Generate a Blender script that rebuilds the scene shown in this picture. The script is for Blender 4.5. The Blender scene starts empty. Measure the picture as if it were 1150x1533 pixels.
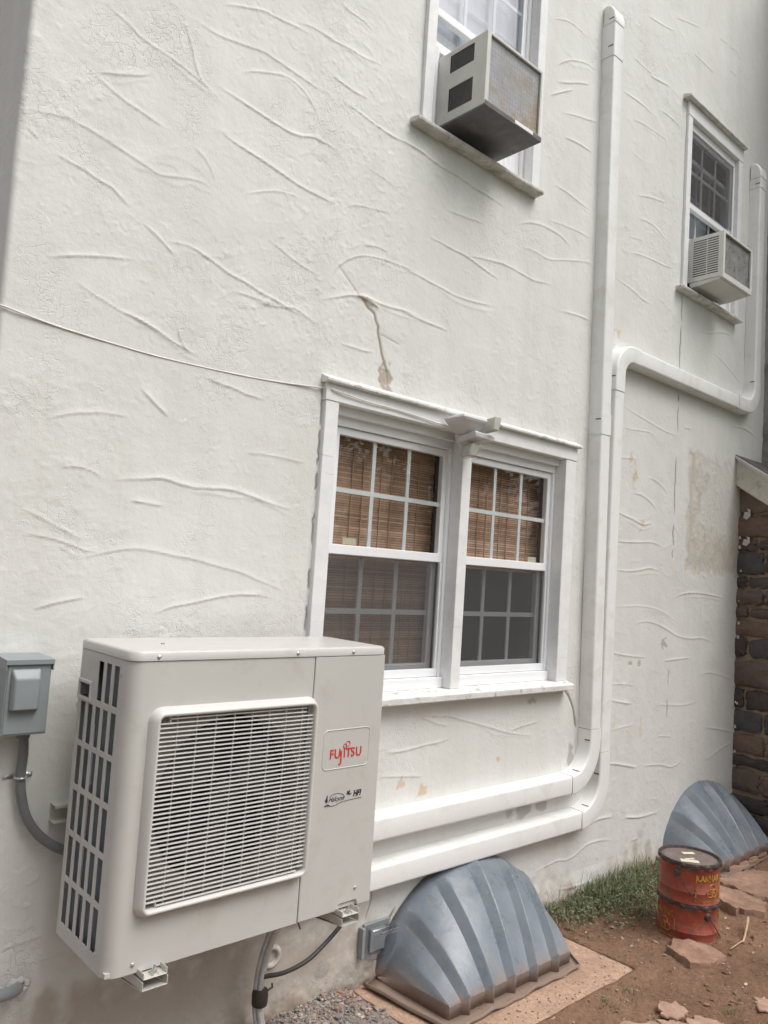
import bpy, bmesh, math, random
import numpy as np
from mathutils import Vector, Matrix
R = math.radians
random.seed(7)
rng = np.random.default_rng(11)
scene = bpy.context.scene
C = scene.collection

# ------------------------------------------------------------------ camera
def set_camera():
    yaw, pitch, roll = 0.73532, 0.076956, 0.065368
    cy, sy, cp, sp = math.cos(yaw), math.sin(yaw), math.cos(pitch), math.sin(pitch)
    fwd = Vector((sy * cp, cy * cp, sp)); right = Vector((cy, -sy, 0)); up = right.cross(fwd)
    cr, sr = math.cos(roll), math.sin(roll)
    r2 = right * cr + up * sr; u2 = up * cr - right * sr
    cam = bpy.data.cameras.new('camera'); o = bpy.data.objects.new('camera', cam); C.objects.link(o)
    m = Matrix(((r2.x, u2.x, -fwd.x, -0.9310), (r2.y, u2.y, -fwd.y, -2.4213), (r2.z, u2.z, -fwd.z, 1.0810), (0, 0, 0, 1)))
    o.matrix_world = m
    cam.sensor_fit = 'VERTICAL'; cam.sensor_height = 36.0; cam.lens = 1179.45 / 1533 * 36.0
    cam.clip_start = 0.05; cam.clip_end = 1000
    scene.camera = o
set_camera()

# ------------------------------------------------------------------ sky, sun, exposure
SUN_EL, SUN_AZ = 58.0, 157.0      # elevation; azimuth clockwise from +Y
w = bpy.data.worlds.new('World'); scene.world = w; w.use_nodes = True
nt = w.node_tree; nt.nodes.clear()
sky = nt.nodes.new('ShaderNodeTexSky'); sky.sky_type = 'NISHITA'; sky.sun_disc = False
sky.sun_elevation = R(SUN_EL); sky.sun_rotation = R(SUN_AZ)
sky.air_density = 1.0; sky.dust_density = 6.0; sky.ozone_density = 1.0
hs = nt.nodes.new('ShaderNodeHueSaturation'); hs.inputs['Saturation'].default_value = 0.27
bg = nt.nodes.new('ShaderNodeBackground'); bg.inputs['Strength'].default_value = 0.15
wo = nt.nodes.new('ShaderNodeOutputWorld')
nt.links.new(sky.outputs[0], hs.inputs['Color']); nt.links.new(hs.outputs[0], bg.inputs[0]); nt.links.new(bg.outputs[0], wo.inputs[0])
sl = bpy.data.lights.new('sun', 'SUN'); sl.energy = 1.05; sl.angle = R(36); sl.color = (1.0, 0.98, 0.955)
so = bpy.data.objects.new('sun', sl); C.objects.link(so)
sd = Vector((math.sin(R(SUN_AZ)) * math.cos(R(SUN_EL)), math.cos(R(SUN_AZ)) * math.cos(R(SUN_EL)), math.sin(R(SUN_EL))))
so.rotation_euler = (-sd).to_track_quat('-Z', 'Y').to_euler()
scene.view_settings.view_transform = 'Standard'; scene.view_settings.look = 'None'
scene.view_settings.gamma = 1.0; scene.view_settings.exposure = 0.22

# ------------------------------------------------------------------ materials
def lk(t, a, b): t.links.new(a, b)
def new_mat(name):
    m = bpy.data.materials.new(name); m.use_nodes = True; t = m.node_tree; t.nodes.clear()
    out = t.nodes.new('ShaderNodeOutputMaterial'); b = t.nodes.new('ShaderNodeBsdfPrincipled'); lk(t, b.outputs[0], out.inputs[0])
    return m, t, b, out
def noise(t, scale, detail=4, rough=0.55, coord='Object', stretch=None, dist=0.0):
    tc = t.nodes.new('ShaderNodeTexCoord'); n = t.nodes.new('ShaderNodeTexNoise')
    n.inputs['Scale'].default_value = scale; n.inputs['Detail'].default_value = detail; n.inputs['Roughness'].default_value = rough
    n.inputs['Distortion'].default_value = dist
    src = tc.outputs[coord]
    if stretch:
        mp = t.nodes.new('ShaderNodeMapping'); mp.inputs['Scale'].default_value = stretch; lk(t, src, mp.inputs[0]); src = mp.outputs[0]
    lk(t, src, n.inputs['Vector'])
    return n.outputs['Fac']
def ramp(t, fac, stops):
    r = t.nodes.new('ShaderNodeValToRGB'); e = r.color_ramp.elements
    while len(e) < len(stops): e.new(0.5)
    for el, (p, c) in zip(e, stops):
        el.position = p; el.color = (*c, 1) if not isinstance(c, float) else (c, c, c, 1)
    lk(t, fac, r.inputs[0]); return r.outputs[0]
def mixc(t, fac, a, b, mode='MIX'):
    n = t.nodes.new('ShaderNodeMix'); n.data_type = 'RGBA'; n.blend_type = mode
    for s, v in ((n.inputs[0], fac), (n.inputs[6], a), (n.inputs[7], b)):
        if isinstance(v, (float, int)): s.default_value = v
        elif isinstance(v, tuple): s.default_value = (*v, 1)
        else: lk(t, v, s)
    return n.outputs[2]
def bump(t, b, h, strength, dist, prev=None):
    n = t.nodes.new('ShaderNodeBump'); n.inputs['Strength'].default_value = strength; n.inputs['Distance'].default_value = dist
    lk(t, h, n.inputs['Height'])
    if prev is not None: lk(t, prev, n.inputs['Normal'])
    lk(t, n.outputs[0], b.inputs['Normal']); return n.outputs[0]
def mat(name, col, rough=0.5, metal=0.0, var=0.12, vs=6.0, dirt=None, dscale=9.0, damt=(0.55, 0.7), bmp=0.0, bs=60.0, spec=0.5, stretch=None):
    m, t, b, out = new_mat(name)
    c = tuple(col)
    f = noise(t, vs, 5, 0.6, stretch=stretch)
    lo = tuple(max(0, x * (1 - var)) for x in c); hi = tuple(min(1, x * (1 + var * 0.6)) for x in c)
    o = ramp(t, f, [(0.3, lo), (0.7, hi)])
    if dirt:
        g = noise(t, dscale, 8, 0.7, dist=0.4)
        gf = ramp(t, g, [(damt[0], 0.0), (damt[1], 1.0)])
        o = mixc(t, gf, o, tuple(dirt))
    lk(t, o, b.inputs['Base Color'])
    b.inputs['Roughness'].default_value = rough; b.inputs['Metallic'].default_value = metal
    b.inputs['Specular IOR Level'].default_value = spec
    if bmp: bump(t, b, noise(t, bs, 5, 0.6), 1.0, bmp)
    return m

PAINT = mat('casing_paint', (0.80, 0.80, 0.80), 0.5, var=0.07, vs=14, dirt=(0.42, 0.40, 0.35), dscale=22, damt=(0.66, 0.76), bmp=0.0012, bs=45)
def paint_cracks():
    t = PAINT.node_tree; b = [n for n in t.nodes if n.type == 'BSDF_PRINCIPLED'][0]; src = b.inputs['Base Color'].links[0].from_socket
    f = ramp(t, noise(t, 1.0, 7, 0.7, stretch=(3.0, 30, 70), dist=0.5), [(0.63, 0.0), (0.66, 0.55)]); lk(t, mixc(t, f, src, (0.48, 0.46, 0.42)), b.inputs['Base Color'])
paint_cracks()
SILLP = mat('sill_paint', (0.76, 0.76, 0.74), 0.6, var=0.12, vs=12, dirt=(0.40, 0.36, 0.30), dscale=16, damt=(0.56, 0.66), bmp=0.005, bs=35)
SILLD = mat('weathered_sill', (0.68, 0.67, 0.64), 0.75, var=0.25, vs=14, dirt=(0.34, 0.31, 0.26), dscale=15, damt=(0.52, 0.72), bmp=0.005, bs=40)
VINYL = mat('white_vinyl', (0.84, 0.85, 0.87), 0.35, var=0.03, vs=5)
COVERP = mat('cover_plastic', (0.83, 0.83, 0.82), 0.33, var=0.03, vs=5, dirt=(0.62, 0.605, 0.55), dscale=6, damt=(0.5, 0.85), bmp=0.0003, bs=90)
CABINET = mat('beige_enamel', (0.545, 0.53, 0.505), 0.34, var=0.03, vs=4, dirt=(0.47, 0.45, 0.41), dscale=9, damt=(0.52, 0.8), bmp=0.00025, bs=140)
GRILLE = mat('grille_plastic', (0.61, 0.595, 0.57), 0.38, var=0.04, vs=8)
PINKISH = mat('fan_shroud_paint', (0.24, 0.215, 0.205), 0.5, var=0.08, vs=8)
DARKPL = mat('dark_plastic', (0.12, 0.112, 0.108), 0.5, var=0.2, vs=12)
FANM = mat('fan_plastic', (0.070, 0.066, 0.064), 0.42, var=0.1, vs=12)
COIL = mat('coil_fins', (0.27, 0.30, 0.31), 0.5, metal=0.0, var=0.2, vs=30)
STEEL = mat('galvanised', (0.62, 0.62, 0.61), 0.36, metal=0.75, var=0.15, vs=22)
BEIGESTEEL = mat('bracket_paint', (0.60, 0.58, 0.53), 0.42, metal=0.15, var=0.12, vs=22)
GREYBOX = mat('grey_enamel', (0.245, 0.275, 0.285), 0.42, var=0.06, vs=8)
GREYPIPE = mat('grey_conduit', (0.17, 0.175, 0.18), 0.5, var=0.1, vs=14)
GREYPVC = mat('grey_pvc', (0.29, 0.31, 0.325), 0.42, var=0.1, vs=14)
RED = mat('logo_red', (0.62, 0.05, 0.03), 0.45, var=0.02)
BLACK = mat('decal_black', (0.03, 0.03, 0.035), 0.5, var=0.02)
ACW = mat('air_conditioner_enamel', (0.58, 0.575, 0.54), 0.42, var=0.1, vs=9, dirt=(0.42, 0.40, 0.34), dscale=14, damt=(0.6, 0.8))
ACW2 = mat('air_conditioner_plastic', (0.66, 0.66, 0.63), 0.42, var=0.08, vs=9, dirt=(0.42, 0.40, 0.36), dscale=18, damt=(0.62, 0.8))
ACBASE = mat('dull_base_pan', (0.15, 0.145, 0.15), 0.6, var=0.25, vs=12, dirt=(0.24, 0.21, 0.18), dscale=9)
BAMBOO = mat('bamboo_reed', (0.30, 0.17, 0.095), 0.6, var=0.35, vs=3.0, stretch=(2.0, 2.0, 60.0))
CORD = mat('blind_cord', (0.52, 0.38, 0.24), 0.8, var=0.1)
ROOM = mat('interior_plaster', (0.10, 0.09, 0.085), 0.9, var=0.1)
PALE = mat('curtain_or_reflection', (0.80, 0.82, 0.88), 0.85, var=0.12, vs=3, stretch=(9, 9, 1))  # curtain in the far window; imitates reflected sky in the upper one
CREAM = mat('cream_sticker', (0.68, 0.62, 0.46), 0.7, var=0.05)
RUBBER = mat('black_rubber', (0.035, 0.035, 0.035), 0.55, var=0.1)
TAPE = mat('brown_tape', (0.055, 0.04, 0.035), 0.5, var=0.2)
SEAL = mat('white_sealant', (0.62, 0.59, 0.55), 0.75, var=0.2, vs=30, bmp=0.004, bs=40)
STONE = mat('sandstone', (0.36, 0.225, 0.16), 0.95, var=0.35, vs=9, dirt=(0.225, 0.132, 0.090), dscale=11, damt=(0.42, 0.66), bmp=0.008, bs=30)
SLATEW = mat('grey_rubble_render', (0.36, 0.345, 0.325), 0.92, var=0.3, vs=4, dirt=(0.15, 0.14, 0.13), dscale=5, damt=(0.45, 0.7), bmp=0.02, bs=12)
FASCIA = mat('fascia_paint', (0.62, 0.60, 0.53), 0.6, var=0.15, vs=9, dirt=(0.28, 0.25, 0.2), dscale=14)
SHINGLE = mat('roof_felt', (0.12, 0.11, 0.105), 0.9, var=0.3, vs=14, bmp=0.004, bs=80)
TWIGM = mat('dry_twig', (0.50, 0.37, 0.22), 0.85, var=0.2, vs=30)
FLAKE = mat('pale_stone_flake', (0.42, 0.27, 0.20), 0.9, var=0.3, vs=22, bmp=0.004, bs=50)
LAMPW = mat('lamp_housing', (0.66, 0.65, 0.66), 0.4, var=0.05)
LENS = mat('lamp_lens', (0.50, 0.50, 0.44), 0.15, var=0.1, vs=30)

def glass_mat(name, tint, ior=1.5, rough=0.0, extra=0.0):
    m, t, b, out = new_mat(name); t.nodes.remove(b)
    tr = t.nodes.new('ShaderNodeBsdfTransparent'); tr.inputs[0].default_value = (*tint, 1)
    gl = t.nodes.new('ShaderNodeBsdfGlossy'); gl.inputs['Roughness'].default_value = rough
    fr = t.nodes.new('ShaderNodeLayerWeight'); fr.inputs['Blend'].default_value = 0.5
    pw = t.nodes.new('ShaderNodeMath'); pw.operation = 'POWER'; pw.inputs[1].default_value = 5.0; lk(t, fr.outputs['Facing'], pw.inputs[0])
    f0 = ((ior - 1) / (ior + 1)) ** 2 + extra
    ad = t.nodes.new('ShaderNodeMath'); ad.operation = 'MULTIPLY_ADD'; ad.inputs[1].default_value = 1 - f0; ad.inputs[2].default_value = f0; lk(t, pw.outputs[0], ad.inputs[0])
    mx = t.nodes.new('ShaderNodeMixShader'); lk(t, ad.outputs[0], mx.inputs[0]); lk(t, tr.outputs[0], mx.inputs[1]); lk(t, gl.outputs[0], mx.inputs[2])
    lk(t, mx.outputs[0], out.inputs[0]); return m
GLASSR = glass_mat('sky_reflecting_glass', (0.80, 0.82, 0.86), 1.55, 0.01, 0.20)
GLASS = glass_mat('window_glass', (0.86, 0.88, 0.88), 1.55, 0.0, 0.04)
CLEARPL = glass_mat('clear_plastic', (0.93, 0.92, 0.93), 1.5, 0.12, 0.08)
VINYLT = mat('clear_tube', (0.50, 0.49, 0.48), 0.22, var=0.2, vs=25)
def screen_mat():
    m, t, b, out = new_mat('insect_mesh'); b.inputs['Base Color'].default_value = (0.11, 0.105, 0.108, 1); b.inputs['Roughness'].default_value = 0.7
    tr = t.nodes.new('ShaderNodeBsdfTransparent'); mx = t.nodes.new('ShaderNodeMixShader'); mx.inputs[0].default_value = 0.31
    lk(t, tr.outputs[0], mx.inputs[1]); lk(t, b.outputs[0], mx.inputs[2]); lk(t, mx.outputs[0], out.inputs[0]); return m
SCREEN = screen_mat()

def wall_mat():
    m, t, b, out = new_mat('painted_stucco')
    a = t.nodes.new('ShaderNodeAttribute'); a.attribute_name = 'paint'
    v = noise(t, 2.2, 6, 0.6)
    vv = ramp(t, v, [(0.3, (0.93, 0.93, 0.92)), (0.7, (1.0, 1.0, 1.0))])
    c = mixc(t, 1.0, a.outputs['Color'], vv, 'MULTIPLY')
    # faint rain streaks
    st = ramp(t, noise(t, 1.0, 6, 0.65, stretch=(9, 9, 0.55)), [(0.35, (0.955, 0.95, 0.935)), (0.62, (1.0, 1.0, 1.0))]); c = mixc(t, 1.0, c, st, 'MULTIPLY')
    # small bare flecks where paint has chipped
    f = noise(t, 26, 6, 0.75, dist=0.6)
    g = noise(t, 1.3, 3, 0.5)
    ff = ramp(t, f, [(0.735, 0.0), (0.765, 1.0)]); gg = ramp(t, g, [(0.50, 0.0), (0.62, 1.0)])
    mm = t.nodes.new('ShaderNodeMath'); mm.operation = 'MULTIPLY'; lk(t, ff, mm.inputs[0]); lk(t, gg, mm.inputs[1])
    c = mixc(t, mm.outputs[0], c, (0.45, 0.41, 0.35))
    lk(t, c, b.inputs['Base Color']); b.inputs['Roughness'].default_value = 0.62; b.inputs['Specular IOR Level'].default_value = 0.35
    n1 = bump(t, b, noise(t, 48, 6, 0.62), 1.0, 0.0016)
    n2 = bump(t, b, noise(t, 170, 3, 0.6), 1.0, 0.0004, n1)
    # curled paint edges
    vo = t.nodes.new('ShaderNodeTexVoronoi'); vo.feature = 'DISTANCE_TO_EDGE'; vo.inputs['Scale'].default_value = 28
    tc = t.nodes.new('ShaderNodeTexCoord'); nn = t.nodes.new('ShaderNodeTexNoise'); nn.inputs['Scale'].default_value = 30
    lk(t, tc.outputs['Object'], nn.inputs['Vector']); mv = mixc(t, 0.09, tc.outputs['Object'], nn.outputs['Color']); lk(t, mv, vo.inputs['Vector'])
    ve = ramp(t, vo.outputs['Distance'], [(0.0, 0.0), (0.06, 1.0)])
    g2 = ramp(t, noise(t, 3.1, 4, 0.6), [(0.50, 0.0), (0.62, 1.0)])
    h = mixc(t, g2, (1.0, 1.0, 1.0), ve)
    bump(t, b, h, 0.6, 0.0020, n2)
    return m
WALLM = wall_mat()

def ground_mat():
    m, t, b, out = new_mat('packed_dirt')
    n = noise(t, 3.0, 8, 0.65)
    c = ramp(t, n, [(0.25, (0.165, 0.098, 0.066)), (0.5, (0.265, 0.160, 0.105)), (0.75, (0.335, 0.213, 0.145))])
    s = ramp(t, noise(t, 60, 6, 0.7), [(0.35, (0.72, 0.70, 0.68)), (0.7, (1.12, 1.12, 1.12))])
    c = mixc(t, 1.0, c, s, 'MULTIPLY')
    a = t.nodes.new('ShaderNodeAttribute'); a.attribute_name = 'gravelly'
    c = mixc(t, a.outputs['Fac'], c, mixc(t, noise(t, 20, 4), (0.26, 0.235, 0.215), (0.38, 0.30, 0.26)))
    bounce_lawn = t.nodes.new('ShaderNodeAttribute'); bounce_lawn.attribute_name = 'bounce_lawn'
    lw = ramp(t, noise(t, 5, 6, 0.7), [(0.3, (0.115, 0.125, 0.075)), (0.7, (0.18, 0.19, 0.125))])
    c = mixc(t, bounce_lawn.outputs['Fac'], c, lw)  # unseen green ground, added to turn the bounce light less pink
    lk(t, c, b.inputs['Base Color']); b.inputs['Roughness'].default_value = 0.95; b.inputs['Specular IOR Level'].default_value = 0.2
    n1 = bump(t, b, noise(t, 22, 8, 0.7), 1.0, 0.02); bump(t, b, noise(t, 130, 4, 0.7), 1.0, 0.004, n1)
    return m
GROUNDM = ground_mat()
def slab_mat():
    m, t, b, out = new_mat('dusty_concrete')
    c = ramp(t, noise(t, 4, 8, 0.7), [(0.3, (0.38, 0.245, 0.175)), (0.55, (0.52, 0.35, 0.25)), (0.75, (0.60, 0.43, 0.33))])
    s = ramp(t, noise(t, 75, 5, 0.7), [(0.3, (0.68, 0.66, 0.64)), (0.6, (1.05, 1.05, 1.05))])
    c = mixc(t, 1.0, c, s, 'MULTIPLY')
    d = ramp(t, noise(t, 9, 6, 0.7), [(0.66, 0.0), (0.72, 1.0)]); c = mixc(t, d, c, (0.17, 0.11, 0.08))
    lk(t, c, b.inputs['Base Color']); b.inputs['Roughness'].default_value = 0.92
    n1 = bump(t, b, noise(t, 35, 8, 0.7), 1.0, 0.008); bump(t, b, noise(t, 160, 4, 0.7), 1.0, 0.002, n1)
    return m
SLABM = slab_mat()
def attr_mat(name, attr='tone', rough=0.8, metal=0.0, bmp=0.0, bs=40, trans=False, spec=0.4):
    m, t, b, out = new_mat(name); a = t.nodes.new('ShaderNodeAttribute'); a.attribute_name = attr
    c = mixc(t, 1.0, a.outputs['Color'], ramp(t, noise(t, 18, 6, 0.65), [(0.3, (0.75, 0.75, 0.75)), (0.7, (1.1, 1.1, 1.1))]), 'MULTIPLY')
    lk(t, c, b.inputs['Base Color']); b.inputs['Roughness'].default_value = rough; b.inputs['Metallic'].default_value = metal
    b.inputs['Specular IOR Level'].default_value = spec
    if bmp: bump(t, b, noise(t, bs, 6, 0.65), 1.0, bmp)
    return m
STONES = attr_mat('rubble_stone', bmp=0.012, bs=26, rough=0.85)
PEBBLE = attr_mat('pebble', bmp=0.002, bs=120, rough=0.9)
GRASSM = attr_mat('grass_blade', rough=0.6)
LEAFM = attr_mat('tree_leaf', rough=0.6)
MORTAR = mat('lime_mortar', (0.33, 0.25, 0.18), 0.95, var=0.25, vs=14, bmp=0.012, bs=40)
def well_mat():
    m, t, b, out = new_mat('dusty_polycarbonate')
    f = noise(t, 5, 7, 0.7, dist=0.3)
    c = ramp(t, f, [(0.25, (0.13, 0.155, 0.178)), (0.5, (0.178, 0.208, 0.24)), (0.65, (0.205, 0.232, 0.26)), (0.8, (0.24, 0.25, 0.245))])
    # mud splashed along the lower edge: by height above the base, broken up by noise
    tc = t.nodes.new('ShaderNodeTexCoord'); sp = t.nodes.new('ShaderNodeSeparateXYZ'); lk(t, tc.outputs['Object'], sp.inputs[0])
    md = t.nodes.new('ShaderNodeMath'); md.operation = 'MULTIPLY_ADD'; md.inputs[1].default_value = 0.12; lk(t, noise(t, 14, 6, 0.7), md.inputs[0]); lk(t, sp.outputs['Z'], md.inputs[2])
    mf = ramp(t, md.outputs[0], [(0.10, 0.8), (0.155, 0.0)])
    c = mixc(t, mf, c, (0.30, 0.20, 0.145))
    sc = ramp(t, noise(t, 9, 7, 0.8, dist=1.5), [(0.62, 0.0), (0.7, 0.45)]); c = mixc(t, sc, c, (0.33, 0.30, 0.24))
    ds = ramp(t, noise(t, 1.0, 6, 0.7, stretch=(28, 5, 3), dist=0.3), [(0.56, 0.0), (0.70, 0.5)]); c = mixc(t, ds, c, (0.27, 0.235, 0.185))
    scr = ramp(t, noise(t, 1.0, 3, 0.6, stretch=(120, 14, 10), dist=0.8), [(0.69, 0.0), (0.71, 0.4)]); c = mixc(t, scr, c, (0.40, 0.42, 0.43))
    lk(t, c, b.inputs['Base Color']); rr = ramp(t, f, [(0.3, 0.22), (0.7, 0.42)]); lk(t, rr, b.inputs['Roughness'])
    bump(t, b, noise(t, 12, 4), 1.0, 0.004)
    return m
WELLM = well_mat()
def can_mat():
    m, t, b, out = new_mat('rusty_red_tin')
    c = ramp(t, noise(t, 9, 7, 0.7), [(0.35, (0.26, 0.046, 0.030)), (0.6, (0.39, 0.075, 0.043))])
    r = ramp(t, noise(t, 13, 8, 0.75, dist=0.5), [(0.50, 0.0), (0.60, 0.9)]); c = mixc(t, r, c, (0.15, 0.075, 0.055))
    d = ramp(t, noise(t, 3.0, 6, 0.6), [(0.45, 0.0), (0.75, 0.7)]); c = mixc(t, d, c, (0.40, 0.19, 0.13))
    lk(t, c, b.inputs['Base Color']); b.inputs['Roughness'].default_value = 0.5
    bump(t, b, noise(t, 30, 5), 1.0, 0.004); return m
CANM = can_mat()
CANRIM = mat('rusted_rim', (0.085, 0.06, 0.055), 0.55, metal=0.35, var=0.5, vs=30, bmp=0.006, bs=60)
CANLID = mat('rusted_lid', (0.17, 0.135, 0.12), 0.75, var=0.3, vs=12, dirt=(0.09, 0.065, 0.055), dscale=14, bmp=0.002, bs=40)
YELLOW = mat('label_yellow', (0.52, 0.28, 0.035), 0.6, var=0.3, vs=30, dirt=(0.22, 0.07, 0.035), dscale=40, damt=(0.47, 0.58))
RUSTYW = mat('rusty_white_coil', (0.50, 0.50, 0.53), 0.7, var=0.25, vs=6, dirt=(0.42, 0.32, 0.22), dscale=4.5, damt=(0.46, 0.58), bmp=0.004, bs=120)
WIREM = mat('guard_wire', (0.45, 0.45, 0.44), 0.5, metal=0.3, var=0.2, vs=30)
DUSTYCOIL = mat('dusty_coil', (0.22, 0.215, 0.205), 0.7, var=0.3, vs=12, dirt=(0.5, 0.5, 0.47), dscale=24, damt=(0.66, 0.7))

# ------------------------------------------------------------------ mesh helpers
class MB:
    def __init__(s): s.v = []; s.f = []; s.c = []
    def add(s, vs, fs, col=None):
        o = len(s.v); s.v += [tuple(x) for x in vs]; s.f += [tuple(i + o for i in f) for f in fs]
        if col is not None: s.c += [col] * len(vs)
    def box(s, x0, x1, y0, y1, z0, z1, col=None):
        s.add([(x0, y0, z0), (x1, y0, z0), (x1, y1, z0), (x0, y1, z0), (x0, y0, z1), (x1, y0, z1), (x1, y1, z1), (x0, y1, z1)],
              [(0, 3, 2, 1), (4, 5, 6, 7), (0, 1, 5, 4), (1, 2, 6, 5), (2, 3, 7, 6), (3, 0, 4, 7)], col)
    def tube(s, pts, r, n=12, caps=True, col=None):
        pts = [Vector(p) for p in pts]; rs = r if isinstance(r, (list, tuple)) else [r] * len(pts)
        vs = []; ref = None
        for i, p in enumerate(pts):
            d = (pts[min(i + 1, len(pts) - 1)] - pts[max(i - 1, 0)]).normalized()
            if ref is None: ref = d.orthogonal().normalized()
            a = (ref - d * ref.dot(d)).normalized(); ref = a; b = d.cross(a)
            for k in range(n):
                t = 2 * math.pi * k / n; vs.append(p + (a * math.cos(t) + b * math.sin(t)) * rs[i])
        fs = [(i * n + k, i * n + (k + 1) % n, (i + 1) * n + (k + 1) % n, (i + 1) * n + k) for i in range(len(pts) - 1) for k in range(n)]
        if caps: fs += [tuple(range(n))[::-1], tuple((len(pts) - 1) * n + k for k in range(n))]
        s.add(vs, fs, col)
    def prism(s, poly, axis, a0, a1, col=None):
        # poly: list of 2-D points; axis 'x','y','z' is the extrusion direction
        def P(u, v, a): return {'x': (a, u, v), 'y': (u, a, v), 'z': (u, v, a)}[axis]
        n = len(poly); vs = [P(u, v, a0) for u, v in poly] + [P(u, v, a1) for u, v in poly]
        fs = [tuple(range(n)), tuple(range(2 * n - 1, n - 1, -1))] + [(i, i + n, (i + 1) % n + n, (i + 1) % n) for i in range(n)]
        s.add(vs, fs, col)
    def lathe(s, prof, c=(0, 0, 0), n=48, axis='z', col=None):
        vs = []
        for r, h in prof:
            for k in range(n):
                t = 2 * math.pi * k / n; a, b = r * math.cos(t), r * math.sin(t)
                vs.append({'z': (c[0] + a, c[1] + b, c[2] + h), 'y': (c[0] + a, c[1] + h, c[2] + b), 'x': (c[0] + h, c[1] + a, c[2] + b)}[axis])
        fs = [(i * n + k, i * n + (k + 1) % n, (i + 1) * n + (k + 1) % n, (i + 1) * n + k) for i in range(len(prof) - 1) for k in range(n)]
        s.add(vs, fs, col)
    def build(s, name, m, parent=None, smooth=False, bevel=0.0, seg=2, tone=None, auto=None):
        me = bpy.data.meshes.new(name); me.from_pydata(s.v, [], s.f); me.update()
        bm = bmesh.new(); bm.from_mesh(me); bmesh.ops.recalc_face_normals(bm, faces=bm.faces); bm.to_mesh(me); bm.free()
        if s.c:
            a = me.color_attributes.new('tone', 'FLOAT_COLOR', 'POINT')
            a.data.foreach_set('color', np.array([(*c, 1) for c in s.c], dtype=np.float32).ravel())
        me.materials.append(m); o = bpy.data.objects.new(name, me); C.objects.link(o)
        if parent is not None: o.parent = parent
        if smooth: me.polygons.foreach_set('use_smooth', [True] * len(me.polygons))
        if bevel:
            b = o.modifiers.new('bevel', 'BEVEL'); b.width = bevel; b.segments = seg; b.limit_method = 'ANGLE'; b.angle_limit = R(35); b.harden_normals = False
        if auto:
            me.polygons.foreach_set('use_smooth', [True] * len(me.polygons)); me.set_sharp_from_angle(angle=R(auto))
        return o
def tag(o, label=None, cat=None, group=None, kind=None):
    if label: o['label'] = label
    if cat: o['category'] = cat
    if group: o['group'] = group
    if kind: o['kind'] = kind
    return o
def empty(name, loc, label, cat, group=None):
    o = bpy.data.objects.new(name, None); C.objects.link(o); o.location = loc; o.empty_display_size = 0.05
    return tag(o, label, cat, group)
def local(o, root):
    """meshes are written in world coordinates; shift them under their thing's origin"""
    L = root.location; me = o.data
    me.transform(Matrix.Translation(-Vector(L)))
    return o
def plate(holes, u0, u1, v0, v1, th, fmap, extra_u=(), name='panel', m=None, parent=None, bevel=0.0, auto=40, extra_v=()):
    """a plate with rectangular holes and real thickness, laid in (u, v) and mapped to space by fmap(u, v, depth)"""
    us = sorted(set([u0, u1, *extra_u] + [h[0] for h in holes] + [h[1] for h in holes]))
    vs_ = sorted(set([v0, v1, *extra_v] + [h[2] for h in holes] + [h[3] for h in holes]))
    def solid(i, j):
        if i < 0 or j < 0 or i >= len(us) - 1 or j >= len(vs_) - 1: return False
        cu, cv = (us[i] + us[i + 1]) / 2, (vs_[j] + vs_[j + 1]) / 2
        return not any(h[0] < cu < h[1] and h[2] < cv < h[3] for h in holes)
    idx = {}; V = []; F = []
    def vid(i, j, k):
        if (i, j, k) not in idx: idx[(i, j, k)] = len(V); V.append(fmap(us[i], vs_[j], th * k))
        return idx[(i, j, k)]
    for i in range(len(us) - 1):
        for j in range(len(vs_) - 1):
            if not solid(i, j): continue
            F.append((vid(i, j, 0), vid(i + 1, j, 0), vid(i + 1, j + 1, 0), vid(i, j + 1, 0)))
            F.append((vid(i, j, 1), vid(i, j + 1, 1), vid(i + 1, j + 1, 1), vid(i + 1, j, 1)))
            if not solid(i - 1, j): F.append((vid(i, j, 0), vid(i, j + 1, 0), vid(i, j + 1, 1), vid(i, j, 1)))
            if not solid(i + 1, j): F.append((vid(i + 1, j, 0), vid(i + 1, j, 1), vid(i + 1, j + 1, 1), vid(i + 1, j + 1, 0)))
            if not solid(i, j - 1): F.append((vid(i, j, 0), vid(i, j, 1), vid(i + 1, j, 1), vid(i + 1, j, 0)))
            if not solid(i, j + 1): F.append((vid(i, j + 1, 0), vid(i + 1, j + 1, 0), vid(i + 1, j + 1, 1), vid(i, j + 1, 1)))
    b = MB(); b.add(V, F)
    return b.build(name, m, parent, bevel=bevel, auto=auto)
def text_mesh(s, size, name, m, parent, place, sx=1.0, extrude=0.0006, bold=0.0, shear=0.0):
    cu = bpy.data.curves.new('txt', 'FONT'); cu.body = s; cu.size = size; cu.extrude = extrude; cu.offset = bold; cu.shear = shear; cu.resolution_u = 4
    ob = bpy.data.objects.new('txt', cu); C.objects.link(ob)
    dg = bpy.context.evaluated_depsgraph_get(); me = bpy.data.meshes.new_from_object(ob.evaluated_get(dg)); bpy.data.objects.remove(ob); bpy.data.curves.remove(cu)
    for v in me.vertices: v.co = Vector(place(v.co.x * sx, v.co.y, v.co.z))
    me.materials.clear(); me.materials.append(m); me.name = name
    o = bpy.data.objects.new(name, me); C.objects.link(o)
    if parent is not None: o.parent = parent
    return o
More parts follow.
